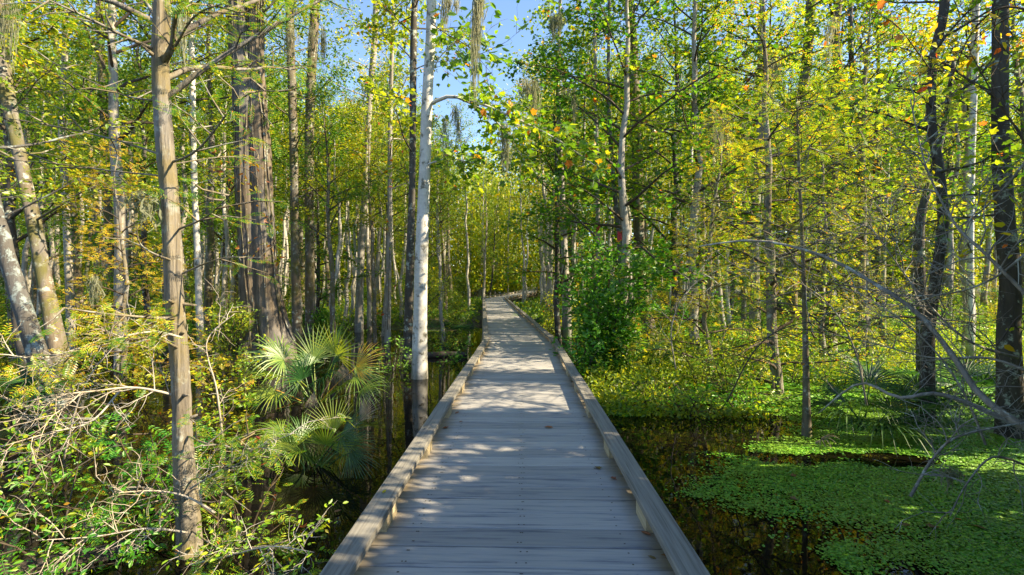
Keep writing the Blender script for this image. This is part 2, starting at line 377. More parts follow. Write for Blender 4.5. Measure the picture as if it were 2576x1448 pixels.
# ------------------------------------------------------------------ setting: ground, water
def ground_h(x, y):
    side = np.where(x > 2.5, 31.0, 17.5) + np.where((x > -2) & (x <= 4), 1.0, 0)
    rise = sstep(0, 9, y - side + 6 * (fbm(x * .12 + 3, y * .12) - .5) + np.clip(-x - 9, 0, 8) * .5)
    return -1.0 + .72 * rise + .34 * (fbm(x * .45, y * .45) - .5) + .25 * sstep(40, 90, y) + .2 * sstep(30, 90, np.abs(x))
def sheet():
    xs = np.concatenate([-np.geomspace(400, 26, 14), np.linspace(-24, 24, 97), np.geomspace(26, 400, 14)])
    ys = np.concatenate([np.linspace(-120, -12, 8), np.linspace(-10, 60, 121), np.geomspace(64, 500, 14)])
    X, Y = np.meshgrid(xs, ys, indexing='ij'); Z = ground_h(X, Y)
    mb = MB(); nx, ny = X.shape
    i, j = np.meshgrid(np.arange(nx - 1), np.arange(ny - 1), indexing='ij')
    q = np.stack([i * ny + j, (i + 1) * ny + j, (i + 1) * ny + j + 1, i * ny + j + 1], -1).reshape(-1, 4)
    mb.add(np.stack([X, Y, Z], -1).reshape(-1, 3), q); return mb
tag(sheet().build('ground', M['ground']), kind='structure')
wmb = MB(); wmb.add([(-150, -100, WATER), (150, -100, WATER), (150, 120, WATER), (-150, 120, WATER)], [[(0, 1, 2, 3)]])
tag(wmb.build('water', M['water'], smooth=False), kind='structure')

# ------------------------------------------------------------------ boardwalk
PATH = np.array([(-.09, -3.0, 0.0), (.208, 12.8, 0.0), (-1.42, 41, .37), (1.6, 53, .65), (2.95, 75, 1.1)])
HALF = .925; PITCH = .22; RAILTOP = .135
walk = thing('boardwalk', 'long grey timber boardwalk with low kerb rails winding through the flooded woods', 'boardwalk', (0, 0, 0))
seg = np.diff(PATH, axis=0); seglen = np.linalg.norm(seg[:, :2], axis=1); sd = seg[:, :2] / seglen[:, None]
nrm2 = np.stack([sd[:, 1], -sd[:, 0]], -1)           # to the right of each section
mit = []                                              # mitred right vector at each joint
for k in range(len(PATH)):
    if k == 0: v = nrm2[0]
    elif k == len(PATH) - 1: v = nrm2[-1]
    else:
        v = nrm2[k - 1] + nrm2[k]; v = v / np.linalg.norm(v); v = v / np.dot(v, nrm2[k])
    mit.append(v)
mit = np.array(mit)
def boxv(c8): return np.array(c8), [np.array([(0, 3, 2, 1), (4, 5, 6, 7), (0, 1, 5, 4), (1, 2, 6, 5), (2, 3, 7, 6), (3, 0, 4, 7)])]
def walk_pt(k, off, s):                               # on section k, off metres to the right, s metres along, mitred ends
    t = s / seglen[k]; a = PATH[k, :2] + mit[k] * off; b = PATH[k + 1, :2] + mit[k + 1] * off
    p = a + (b - a) * t; return np.array([p[0], p[1], PATH[k, 2] + seg[k, 2] * t])
rw = rng_of(11)
bn = 0
for k in range(4):
    mb = MB(); nb = int(round(seglen[k] / PITCH)); pt = seglen[k] / nb
    for b in range(nb):
        s0 = b * pt + .0055; s1 = (b + 1) * pt - .0055; sl = .022 if k == 0 else 0.0
        zt = rw.normal(0, .0012); e0, e1 = rw.normal(0, .004, 2); bn += 1
        ring = []
        hw = HALF + .03
        nx_ = 7
        xs = np.linspace(-hw + e0, hw + e1, nx_); vs = []; gr = []
        prof = [(s0, -.038), (s0, -.005), (s0 + .005, 0), (s1 - .005, 0), (s1, -.005), (s1, -.038)]
        for x in xs:
            sh = -x * sl if 2 < b < nb - 3 else 0
            for s_, z in prof:
                p = walk_pt(k, x, s_ + sh); vs.append((p[0], p[1], p[2] + z + zt)); gr.append((x, s_ + b * .37, bn * 1.31))
        np_ = len(prof); q = []
        for i in range(nx_ - 1):
            for j in range(np_): q.append((i * np_ + j, i * np_ + (j + 1) % np_, (i + 1) * np_ + (j + 1) % np_, (i + 1) * np_ + j))
        mb.add(vs, [np.array(q), np.array([range(np_)]), np.array([list(range((nx_ - 1) * np_, nx_ * np_))[::-1]])], 0, gr)
    mb.build('deck', M['deck'], walk, smooth=False)
# nail heads, kept in one mesh as the pattern of fixings they are
mbn = MB()
for k in range(1):
    nb = int(round(seglen[k] / PITCH)); pt = seglen[k] / nb
    for b in range(8, 60):
        for x in (-.62, -.6, .02, .04, .63):
            for f in (.22, .75):
                p = walk_pt(k, x + rw.normal(0, .012), b * pt + f * pt - x * .022)
                a = np.arange(6) * math.pi / 3
                mbn.add(np.stack([p[0] +   .006 * np.cos(a), p[1] + .006 * np.sin(a), np.full(6, p[2] + .003)], -1), [np.arange(6)[None]])
mbn.build('nail_heads', M['twig_brown'], walk, smooth=False)
# kerb: rail boards resting on short blocks, both sides
nrail = 0
for side in (-1, 1):
    for k in range(4):
        o0, o1 = side * (HALF - .145), side * HALF
        brk = [0.0] + ([3.0 + 6.05, ] if (k == 0 and side < 0) else [3.0 + 7.9] if k == 0 else []) + [seglen[k]]
        if k == 1: brk = list(np.linspace(0, seglen[k], 8))
        if k >= 2: brk = list(np.linspace(0, seglen[k], 4))
        for a, b in zip(brk[:-1], brk[1:]):
            dz = rw.normal(0, .003); mb = MB(); vs = []; gr = []; ns = 6
            for s in np.linspace(a + .002, b - .002, ns):
                wob = rw.normal(0, .003)
                for o, z in ((o0, RAILTOP - .040), (o0, RAILTOP - .006), (o0 + side * .006, RAILTOP), (o1 - side * .006, RAILTOP), (o1, RAILTOP - .006), (o1, RAILTOP - .040)):
                    p = walk_pt(k, o + wob, s); vs.append((p[0], p[1], p[2] + z + dz)); gr.append((o + nrail * 3.1, s, z + nrail))
            q = [(i * 6 + j, i * 6 + (j + 1) % 6, (i + 1) * 6 + (j + 1) % 6, (i + 1) * 6 + j) for i in range(ns - 1) for j in range(6)]
            mb.add(vs, [np.array(q), np.array([range(6)]), np.array([list(range((ns - 1) * 6, ns * 6))])], 0, gr)
            mb.build('kerb_rail', M['rail'], walk, smooth=False); nrail += 1
        first = 3.0 + 3.23 - 1.32 * 4 if k == 0 else .4
        for s in np.arange(first, seglen[k] - .3, 1.32):
            if s < 0: continue
            mb = MB(); s += rw.normal(0, .02) if k else 0; c8 = []; gr = []
            for z in (.001, RAILTOP - .041):
                for o, ss in ((o0 + side * .004, s - .135), (o0 + side * .1, s - .135), (o0 + side * .1, s + .135), (o0 + side * .004, s + .135)):
                    p = walk_pt(k, o, min(max(ss, 0), seglen[k])); c8.append((p[0], p[1], p[2] + z)); gr.append((o + s * 7, ss, z))
            v, f = boxv(c8); mb.add(v, f, 0, gr); mb.build('kerb_block', M['block'], walk, smooth=False)
# stringers and posts below
for k in range(4):
    for off in (-.84, 0, .84):
        mb = MB(); c8 = []; gr = []
        for z in (-.22, -.04):
            for o, s in ((off - .025, 0), (off + .025, 0), (off + .025, seglen[k]), (off - .025, seglen[k])):
                p = walk_pt(k, o, s); c8.append((p[0], p[1], p[2] + z)); gr.append((o, s, z))
        v, f = boxv(c8); mb.add(v, f, 0, gr); mb.build('stringer', M['post'], walk, smooth=False)
    for s in np.arange(1.0, seglen[k], 2.64):
        for off in (-.74, .74):
            mb = MB(); c8 = []; gr = []
            for z in (-1.6, -.045):
                for o, ss in ((off - .06, s - .06), (off + .06, s - .06), (off + .06, s + .06), (off - .06, s + .06)):
                    p = walk_pt(k, o, ss); c8.append((p[0], p[1], p[2] + z)); gr.append((o, z, ss))
            v, f = boxv(c8); mb.add(v, f, 0, gr); mb.build('support_post', M['post'], walk, smooth=False)

# ------------------------------------------------------------------ tree prototypes
def limb_path(rng, p0, az, el, L, n=6, curl=-.25, wander=.12):
    pts = [np.array(p0)]; e = el; a = az
    for i in range(n):
        a += rng.normal(0, wander * 1.3); e += curl / n * (1 if i else 0) + rng.normal(0, wander)
        pts.append(pts[-1] + L / n * np.array([math.cos(a) * math.cos(e), math.sin(a) * math.cos(e), math.sin(e)]))
    return np.array(pts)
def twigs_on(mb, rng, path, L, nt, tl, sites, outs, step=.16, t0=.25, r=.008, k=3, mi=0, flat=.4):
    n = len(path)
    for q in range(nt):
        t = t0 + (1 - t0) * (q + rng.random()) / nt; i = min(int(t * (n - 1)), n - 2); f = t * (n - 1) - i
        p = path[i] * (1 - f) + path[i + 1] * f; d = unit(path[i + 1] - path[i])
        sdv = rng.normal(0, 1, 3); sdv[2] *= flat; sdv = unit(sdv - d * np.dot(sdv, d))
        dd = unit(d * .6 + sdv * .9 + np.array([0, 0, .1])); l = tl * (.5 + rng.random()) * (1.1 - .5 * t)
        e = p + dd * l; mid = p + dd * l * .5 + rng.normal(0, .06 * l, 3)
        tw = np.array([p, mid, e + np.array([0, 0, -.06 * l])])
        tube(mb, tw, [r, r * .7, r * .3], k, mi, cap=False)
        m = max(2, int(l / step)); tt = np.linspace(.2, 1, m)[:, None]
        ss = p + (tw[2] - p) * tt + (mid - p - dd * l * .5) * (4 * tt * (1 - tt)); sites.append(ss); outs.append(np.repeat(dd[None], m, 0))

def make_tree(seed, H, r0, cs, nl, ll, leafkind, leafsize, m, lmat, bmat, el=.55, curl=-.3, wander=.05, tl=.9, step=.2, spread=.13, ntw=7, shape='dome', flat=.8):
    rng = rng_of(seed); tr = MB(); cr = MB()
    n = 16; z = np.linspace(0, H, n); wx = np.cumsum(rng.normal(0, wander, n)); wy = np.cumsum(rng.normal(0, wander, n)); wx -= wx[0]; wy -= wy[0]
    tp = np.stack([wx, wy, z - .5], -1)
    rr = r0 * (1 - z / H) ** .75 + .012; rr *= 1 + .55 * np.exp(-z / .45)
    tube(tr, tp, rr, 9, 0, .12, rng)
    sites = []; outs = []
    for q in range(nl):
        t = cs + (1 - cs) * ((q + rng.random()) / nl) ** .9; t = min(t, .985)
        i = min(int(t * (n - 1)), n - 2); f = t * (n - 1) - i; p = tp[i] * (1 - f) + tp[i + 1] * f
        u = (t - cs) / (1 - cs)
        pr = {'dome': .35 + .75 * math.sin(math.pi * min(1, .25 + u * .72)), 'cone': 1.05 - .8 * u, 'top': .25 + .9 * u * (1.25 - u) * 2.2}[shape]
        L = ll * pr * (.7 + .6 * rng.random()); az = q * 2.4 + rng.normal(0, .5)
        e = el + .5 * u + rng.normal(0, .15)
        path = limb_path(rng, p, az, e, L, 6, curl)
        q0 = len(sites)
        rl = min(.45 * np.interp(t * H, z, rr), .012 + L * .012)
        tube(tr, path, np.linspace(rl, .006, 7), 5, 1, cap=False)
        twigs_on(tr, rng, path, L, max(3, int(ntw * L / ll + 1)), tl, sites, outs, step, mi=1)
        if rng.random() < .22: del sites[q0 + 2:]; del outs[q0 + 2:]
        sites.append(path[-1:]); outs.append(unit(path[-1:] - path[-2:-1]))
    S_ = np.concatenate(sites); O_ = np.concatenate(outs)
    leaf_out(cr, rng, S_, O_, m, leafsize, leafkind, spread, flat=flat)
    return tr, cr
PROTO = {}
def proto(key, cat, bmat, lmat, *a, **k):
    tr, cr = make_tree(*a, lmat=lmat, bmat=bmat, **k)
    PROTO[key] = (tr.mesh('trunk_' + key, [bmat, M['twig_brown']]), cr.mesh('crown_' + key, lmat, smooth=False), cat)
proto('b1', 'tree', M['bark_grey'], M['leaf_lime'], 101, 15, .15, .36, 26, 2.6, 'kite', .118, 11, spread=.1)
proto('b2', 'tree', M['bark_grey'], M['leaf_gold'], 102, 14, .13, .44, 24, 2.3, 'kite', .118, 11, spread=.1)
proto('b3', 'tree', M['bark_mossy'], M['leaf_green'], 103, 17, .18, .45, 28, 3.0, 'kite', .118, 11, spread=.1)
proto('b4', 'tree', M['bark_grey'], M['leaf_gold'], 104, 13, .11, .55, 18, 1.8, 'kite', .118, 11, spread=.1, wander=.08)
proto('b5', 'tree', M['bark_dark'], M['leaf_lime'], 105, 12, .11, .22, 26, 2.4, 'kite', .118, 11, spread=.1)
proto('b6', 'tree', M['bark_mossy'], M['leaf_gold'], 106, 16, .15, .5, 20, 2.6, 'kite', .118, 11, spread=.1, shape='top')
proto('m1', 'tree', M['bark_dark'], M['leaf_maple'], 107, 11, .10, .16, 30, 2.6, 'maple', .105, 11, el=.35, spread=.1, flat=.95, tl=1.0, step=.22)
proto('m2', 'tree', M['bark_grey'], M['leaf_maple'], 108, 12.5, .12, .22, 30, 2.8, 'maple', .105, 11, el=.4, spread=.1, flat=.95, tl=1.0, step=.22)
proto('p1', 'tree', M['bark_pale'], M['leaf_gold'], 121, 14, .085, .55, 16, 1.5, 'kite', .12, 8, wander=.09, spread=.1)
proto('p2', 'tree', M['bark_pale'], M['leaf_lime'], 122, 13, .075, .5, 15, 1.4, 'kite', .12, 8, wander=.11, spread=.1)
proto('s4', 'shrub', M['twig_brown'], M['leaf_deep'], 114, 3.0, .03, .04, 44, 1.3, 'kite', .15, 12, el=.6, tl=.5, step=.1, spread=.1)
proto('s5', 'shrub', M['twig_brown'], M['leaf_lime'], 115, 3.0, .03, .1, 38, 1.1, 'kite', .14, 12, el=.6, tl=.45, step=.1, spread=.1)
proto('c1', 'tree', M['bark_cypress'], M['cypress'], 109, 9, .10, .10, 44, 2.1, 'spray_far', .2, 4, el=.12, curl=-.15, shape='cone', tl=.8, spread=.07, flat=1.0)
proto('c2', 'tree', M['bark_cypress'], M['cypress_gold'], 110, 6.5, .06, .12, 36, 1.7, 'spray_far', .18, 4, el=.2, curl=-.2, shape='cone', tl=.7, spread=.07, flat=1.0)
proto('s1', 'shrub', M['twig_brown'], M['leaf_lime'], 111, 2.3, .03, .08, 26, 1.2, 'kite', .10, 6, el=.7, tl=.5, step=.12, spread=.07)
proto('s2', 'shrub', M['twig_brown'], M['leaf_gold'], 112, 2.0, .025, .08, 24, 1.1, 'kite', .10, 6, el=.6, tl=.5, step=.12, spread=.07)
proto('s3', 'shrub', M['twig_brown'], M['leaf_deep'], 113, 1.6, .03, .06, 28, 1.1, 'ovate', .11, 4, el=.6, tl=.45, step=.11, spread=.06)
def place(key, x, y, s=1.0, rz=0, label='', group=None, name=None, tilt=(0, 0), lmat=None, bmat=None, z=None):
    tm, cm, cat = PROTO[key]
    nm = name or ('swamp_tree' if cat == 'tree' else 'understory_shrub')
    z = max(float(ground_h(np.array(x), np.array(y))), WATER - .35) if z is None else z
    r = thing(nm, label, cat, (x, y, z), group, rz); r.rotation_euler = (tilt[0], tilt[1], rz); r.scale = (s,) * 3 if not isinstance(s, tuple) else s
    for n_, me, mt in (('trunk' if cat == 'tree' else 'stem', tm, bmat), ('crown' if cat == 'tree' else 'foliage', cm, lmat)):
        o = bpy.data.objects.new(n_, me); C.objects.link(o); o.parent = r
        if mt: o.material_slots[0].link = 'OBJECT'; o.material_slots[0].material = mt
    return r

# ------------------------------------------------------------------ hero builders
def px_path(P, d, n=24):
    """P: (x, y[, d]) picture points -> smooth path in metres"""
    return spline(np.array([at(p[0], p[1], p[2] if len(p) > 2 else d) for p in P]), n)
def hero_tree(name, label, pts, d, bark, leaf=None, kind='kite', size=.1, limbs=(), auto=None, m=4, seed=1, tl=.6, step=.14, spread=.08, flat=.8, lump=.1,
              flare=.35, k=12, cat='tree', group=None, extra=(), t0=.25, ntw=9, droop=.35, groove=0):
    rng = rng_of(seed)
    P = px_path([(p[0], p[1], p[3] if len(p) > 3 else d) for p in pts], d, 30)
    wds = np.interp(np.linspace(0, 1, 30), np.linspace(0, 1, len(pts)), [p[2] * .5 / 1288 * (p[3] if len(p) > 3 else d) for p in pts])
    if groove: P = P + np.stack([fbm(np.linspace(0, 9, 30), np.full(30, seed * 1.7), 3) - .5, fbm(np.linspace(0, 9, 30) + 5, np.full(30, seed * 1.3), 3) - .5, np.zeros(30)], -1) * wds.mean() * .9
    low = P[0] * [1, 1, 0] + [0, 0, min(P[0][2] - .3, WATER - .55)]
    P = np.concatenate([[low], P]); wds = np.concatenate([[wds[0] * (1 + flare)], wds * (1 + flare * np.exp(-np.linspace(0, 9, 30)))])
    base = np.array([P[0][0], P[0][1], WATER])
    root = thing(name, label, cat, base, group)
    tr = MB()
    if groove: P0, w0 = P, wds; ii = np.linspace(0, len(P) - 1, 90); P = np.stack([np.interp(ii, np.arange(len(P0)), P0[:, c]) for c in range(3)], -1); wds = np.interp(ii, np.arange(len(w0)), w0)
    tube(tr, P, wds, k, 0, lump, rng, groove=groove)
    if groove: P, wds = P0, w0
    sites, outs = [], []
    for L in limbs:
        lp = px_path(L[0], d, 12); r0 = L[1]
        tube(tr, lp, np.linspace(r0, r0 * .25, 12), 6, 0, .1, rng, cap=False)
        ln = np.linalg.norm(np.diff(lp, axis=0), axis=1).sum()
        nt_ = L[2] if len(L) > 2 else ntw
        if nt_: twigs_on(tr, rng, lp, ln, nt_, L[3] if len(L) > 3 else tl, sites, outs, step, t0)
    if auto:
        na, a0, a1, la, ea = auto
        for q in range(na):
            t = a0 + (a1 - a0) * (q + rng.random()) / na; i = min(int(t * 30), 29); f = t * 30 - i; p = P[i] * (1 - f) + P[i + 1] * f
            Lq = la * (.6 + .7 * rng.random()); path = limb_path(rng, p, q * 2.4 + rng.normal(0, .5), ea + rng.normal(0, .2), Lq, 7)
            tube(tr, path, np.linspace(min(.008 + .008 * Lq, wds[i] * .4), .004, 8), 5, 0, cap=False)
            twigs_on(tr, rng, path, Lq, ntw, tl, sites, outs, step, t0)
    tr.build('trunk', bark, root, origin=base)
    if leaf and sites:
        cr = MB(); leaf_out(cr, rng, np.concatenate(sites), np.concatenate(outs), m, size, kind, spread, droop, flat)
        cr.build('crown', leaf, root, smooth=False, origin=base)
    for fn in extra: fn(root, P, wds, base, rng)
    return root

def dead_branch(name, label, pts, d, r0, r1, bark, nsub, subl, gens=2, seed=1, group=None, cat='branch', up=.15, leaf=None, lsize=.07, lm=1, lkind='ovate', flat=.5):
    rng = rng_of(seed); path = px_path(pts, d, 18); base = path[0].copy()
    mb = MB(); tube(mb, path, np.linspace(r0, r1, 18), 7, 0, .15, rng)
    tips, outs = [], []
    def subs(path, r, L, n, g, tmin):
        for q in range(n):
            t = tmin + (1 - tmin) * (q + rng.random()) / n; i = min(int(t * (len(path) - 1)), len(path) - 2)
            p = path[i]; dv = unit(path[i + 1] - path[i]); sv = rng.normal(0, 1, 3); sv = unit(sv - dv * np.dot(sv, dv))
            dd = unit(dv * rng.uniform(.4, 1.0) + sv * .9 + np.array([0, 0, up])); l = L * (.4 + rng.random())
            sp = [p]; cur = dd
            for s in range(5):
                cur = unit(cur + rng.normal(0, .2, 3)); sp.append(sp[-1] + cur * l / 5)
            sp = np.array(sp); tube(mb, sp, np.linspace(r, r * .3, 6), 4, 0, cap=False)
            tips.append(sp[2:]); outs.append(np.repeat(cur[None], 4, 0))
            if g > 1: subs(sp, r * .55, L * .5, max(2, n // 2), g - 1, .2)
    if nsub: subs(path, r0 * .5, subl, nsub, gens, .12)
    o = mb.build(name, bark, None, origin=base); tag(o, label, cat, group)
    if leaf:
        cr = MB(); sel = np.concatenate(tips); oo = np.concatenate(outs); ok = rng.random(len(sel)) < lm
        leaf_out(cr, rng, sel[ok], oo[ok], 1, lsize, lkind, .02, .6, flat)
        cr.build('foliage', leaf, o, smooth=False, origin=base)
    return o

def bush(name, label, x, y, stems, H, spr, leaf, kind, size, m, seed, bark=None, group=None, lean=(0, 0), z=None, tl=.4, step=.09, sp=.05, flat=.8, ntw=7, t0=.25, cat='shrub', droop=.35):
    rng = rng_of(seed); z = WATER - .2 if z is None else z
    root = thing(name, label, cat, (x, y, z), group); tr = MB(); cr = MB(); sites, outs = [], []
    for q in range(stems):
        az = q * 2.4 + rng.normal(0, .4); h = H * (.6 + .55 * rng.random()); e = np.array([math.cos(az), math.sin(az), 0]) * spr * rng.uniform(.3, 1.1) + np.array([lean[0], lean[1], 0]) * h
        P = spline(np.array([[rng.normal(0, .05), rng.normal(0, .05), -.3], e * .35 + [0, 0, h * .45] + rng.normal(0, .05, 3), e + [0, 0, h]]), 9)
        tube(tr, P, np.linspace(.010 + .004 * h, .003, 9), 5, 0, cap=False)
        twigs_on(tr, rng, P, h, int(ntw * max(.7, h)), tl, sites, outs, step, t0)
    leaf_out(cr, rng, np.concatenate(sites), np.concatenate(outs), m, size, kind, sp, droop, flat)
    tr.build('stems', bark or M['twig_brown'], root); cr.build('foliage', leaf, root, smooth=False)
    return root

def frond_mesh(rng, hub, axis, normal, Rr, spread=2.2, n=22, droop=.25, base=None, wide=1.0):
    """a fan of folded blades about hub; axis points along its middle blade"""
    mb = MB(); ax = unit(np.array(axis, float)); nn = np.array(normal, float); sdv = unit(np.cross(nn, ax)); nn = np.cross(ax, sdv)
    dth = 2 * spread / n
    for k in range(n):
        th = -spread + dth * (k + .5) + rng.normal(0, dth * .12); L = Rr * (1 - .22 * (abs(th) / spread) ** 2) * rng.uniform(.92, 1.06)
        d = math.cos(th) * ax + math.sin(th) * sdv; s = np.cross(nn, d); wmax = L * .42 * math.tan(dth / 2) * wide
        rows = []
        dr = droop * rng.uniform(.5, 1.5)
        for t, wd in ((.02, .06), (.16, .42), (.32, .74), (.56, .60), (.8, .34), (1.0, .02)):
            c = hub + d * L * t - np.array([0, 0, 1.]) * dr * L * t ** 3 + nn * .10 * L * math.sin(t * 2.2)
            h = wmax * wd * .8
            rows += [c + s * h, c - nn * h * .55, c - s * h]
        f = []
        for i in range(5):
            a = i * 3; f += [(a, a + 1, a + 4, a + 3), (a + 1, a + 2, a + 5, a + 4)]
        mb.add(np.array(rows), np.array(f))
    if base is not None:
        st = MB(); P = spline(np.array([base, (np.asarray(base) + hub) / 2 + np.array([0, 0, .05]), hub]), 6); tube(st, P, np.linspace(.011, .006, 6), 5, 0); return mb, st
    return mb
def palmetto(name, label, base, fronds, seed, group='fan palmettos in the swamp', z=None):
    """fronds: (hub, axis, normal, radius, material key, spread, droop)"""
    rng = rng_of(seed); base = np.array(base, float); root = thing(name, label, 'palmetto', base, group)
    for hub, axis, nor, rad, mk, spr, dr in fronds:
        b = base + np.array([rng.normal(0, .06), rng.normal(0, .06), -.15])
        bl, st = frond_mesh(rng, np.array(hub, float), axis, nor, rad, spr, int(15 + spr * 4.5), dr, b); fo = bl.build('frond', M[mk], root, origin=base); st.build('leaf_stalk', M[mk], fo, origin=base)
    return root
def auto_fronds(base, n, h, rad, seed, keys, up=.6):
    rng = rng_of(seed); out = []; base = np.array(base, float)
    for q in range(n):
        az = q * 2.4 + rng.normal(0, .3); e = rng.uniform(.25, 1.25) * up + .2; l = h * rng.uniform(.6, 1.1)
        d = np.array([math.cos(az) * math.cos(e), math.sin(az) * math.cos(e), math.sin(e)])
        hub = base + d * l; ax = unit(d + np.array([0, 0, -.25])); nor = unit(np.array([-math.cos(az) * math.sin(e), -math.sin(az) * math.sin(e), math.cos(e)]))
        out.append((hub, ax, nor, rad * rng.uniform(.75, 1.1), keys[int(rng.random() * len(keys))], rng.uniform(1.5, 2.2), rng.uniform(.15, .45)))
    return out

def moss_mesh(rng, L, W, n):
    mb = MB(); nc = 5
    for c_ in range(nc):
        cx, cy_ = rng.normal(0, W * .5), rng.normal(0, W * .2); z0 = -rng.uniform(0, .22) * L; Lc = L * (1 if c_ == 0 else rng.uniform(.3, .8)); wc = W * rng.uniform(.16, .3)
        for q in range(n // nc):
            l = Lc * rng.uniform(.12, 1.0); st = rng.uniform(0, .75) * (Lc - l); k = 7; tz = np.linspace(0, 1, k); x, y = rng.normal(0, wc, 2)
            g = (st + tz * l) / Lc; env = np.sin(np.pi * np.clip(.16 + .8 * g, 0, 1)) ** .8 * (1.05 - .5 * g)
            wob = np.cumsum(rng.normal(0, .016, (k, 2)), 0)
            c = np.stack([cx + x * env + wob[:, 0], cy_ + y * env + wob[:, 1], z0 - st - tz * l], -1); a = rng.random() * 3.14; s = np.array([math.cos(a), math.sin(a), 0]) * rng.uniform(.003, .009)
            wv = (np.sin(np.pi * np.clip(tz * .85 + .08, 0, 1)) * .9 + .1)[:, None]
            v = np.stack([c + s * wv, c - s * wv], 1).reshape(-1, 3)
            mb.add(v, np.array([(2 * i, 2 * i + 1, 2 * i + 3, 2 * i + 2) for i in range(k - 1)]))
    return mb
def moss(x, y, d, L, W, n, seed, label):
    o = moss_mesh(rng_of(seed), L, W, n).build('hanging_moss', M['moss'], loc=at(x, y, d)); return tag(o, label, 'moss', 'grey moss hanging from the trees')

# ------------------------------------------------------------------ named trees
CY = dict(kind='spray', flat=1.0, spread=.03)
def knots(root, P, wds, base, rng):
    for q in range(12):
        mb = MB(); i = int(rng.integers(2, 20)); a = rng.uniform(-3.1, .4); d = np.array([math.cos(a), math.sin(a), rng.uniform(-.1, .5)]); p = P[i] * .5 + P[i + 1] * .5; l = rng.uniform(.02, .14)
        tube(mb, np.array([p, p + d * (wds[i] + .01), p + d * (wds[i] + l)]), [.022, .014, .007], 6)
        mb.build('branch_stub', M['bark_cypress'], root, origin=base)
hero_tree('cypress_tree', 'sunlit young cypress with shredded tan bark standing in water beside the near boardwalk', [(474, 1400, 52), (462, 1200, 47), (455, 1000, 42), (440, 750, 43), (425, 500, 41), (412, 250, 40), (404, 0, 40), (398, -500, 34), (395, -1300, 22), (393, -2000, 8)], 3.9,
    M['bark_cypress'], M['cypress'], size=.12, m=2, **CY, seed=21, flare=.25, lump=.07, k=26, groove=.22, tl=.38, step=.09, ntw=8,
    limbs=[([(402, 130), (320, 95, 3.7), (210, 40, 3.5), (110, -5, 3.3)], .016), ([(405, 60), (370, 10, 4.2), (330, -60, 4.6)], .02),
           ([(415, 165), (440, 120, 3.8), (490, 40, 3.6), (560, 10, 3.4)], .014), ([(425, 255), (330, 245, 4.2), (240, 210, 4.4), (120, 150, 4.6)], .009),
           ([(428, 410), (500, 375, 3.7), (610, 245, 3.4), (700, 230, 3.2)], .010, 10), ([(425, 415), (560, 395, 4.2), (650, 400, 4.5)], .006, 6),
           ([(420, 395), (300, 355, 4.0), (150, 320, 4.2), (0, 295, 4.5)], .009, 8), ([(430, 445), (280, 430, 4.1), (120, 410, 4.2), (-40, 400, 4.2)], .008, 8),
           ([(448, 578), (520, 545, 3.6), (590, 480, 3.3)], .009, 6), ([(455, 690), (560, 650, 3.8), (680, 650, 3.7)], .008, 3),
           ([(448, 660), (390, 640, 3.7), (350, 610, 3.6), (345, 560, 3.5)], .01, 1), ([(470, 1210), (560, 1185, 3.7), (660, 1135, 3.6)], .009, 8, .3),
           ([(475, 1330), (560, 1380, 3.5), (700, 1370, 3.2)], .008, 9, .3), ([(460, 1090), (540, 1120, 3.7), (640, 1090, 3.5)], .008, 8, .3),
           ([(462, 1285), (380, 1230, 3.7), (280, 1230, 3.5)], .010, 5, .3), ([(455, 880), (380, 850, 3.5), (250, 870, 3.2), (110, 905, 3.0)], .011, 10, .22),
           ([(450, 800), (390, 800, 3.6), (270, 790, 3.3), (160, 775, 3.1)], .014, 3, .25)],
    auto=(16, .55, .97, 1.7, .35), extra=[knots])
def vines(root, P, wds, base, rng):
    mb = MB()
    for q in range(7):
        a0 = rng.uniform(-2.9, -.2); pts = []
        for i in range(0, 31, 2):
            a = a0 + .5 * math.sin(i * .21 + q) + rng.normal(0, .07); r = wds[i] * 1.03 + .01
            pts.append(P[i] + r * np.array([math.cos(a), math.sin(a), 0]))
        tube(mb, spline(np.array(pts), 40), rng.uniform(.008, .02), 5, 0)
    mb.build('vine_stem', M['bark_mossy'], root, origin=base)
def second_trunk(pts, d):
    def fn(root, P, wds, base, rng):
        Q = px_path([(p[0], p[1]) for p in pts], d, 26); r = np.interp(np.linspace(0, 1, 26), np.linspace(0, 1, len(pts)), [p[2] * .5 / 1288 * d for p in pts])
        Q = np.concatenate([[Q[0] * [1, 1, 0] + [0, 0, WATER - .6]], Q]); r = np.concatenate([[r[0] * 1.3], r * (1 + .3 * np.exp(-np.linspace(0, 9, 26)))])
        mb = MB(); jj = np.linspace(0, len(Q) - 1, 80); Q2 = np.stack([np.interp(jj, np.arange(len(Q)), Q[:, c]) for c in range(3)], -1); tube(mb, Q2, np.interp(jj, np.arange(len(r)), r), 30, 0, .06, rng, groove=.25); mb.build('trunk', M['bark_furrow'], root, origin=base); vines(root, np.repeat(Q, 2, 0)[::1][:54][np.linspace(0, 53, 31).astype(int)], np.repeat(r, 2)[np.linspace(0, 53, 31).astype(int)], base, rng)
    return fn
hero_tree('twin_trunk_tree', 'massive double-trunked tree wrapped in grey vines with furrowed brown bark', [(642, 915, 66), (630, 700, 48), (623, 500, 47), (614, 200, 49), (594, 0, 54), (570, -400, 60), (560, -900, 30)], 14.0,
    M['bark_furrow'], M['leaf_lime'], kind='kite', size=.15, m=5, seed=22, k=30, lump=.06, groove=.25, flare=.25, auto=(14, .6, .98, 3.0, .5), tl=.9, step=.2, spread=.14,
    extra=[vines, second_trunk([(694, 870, 68), (668, 700, 50), (654, 400, 47), (644, 200, 38), (642, 0, 35), (650, -350, 34), (660, -800, 12)], 14.0)])
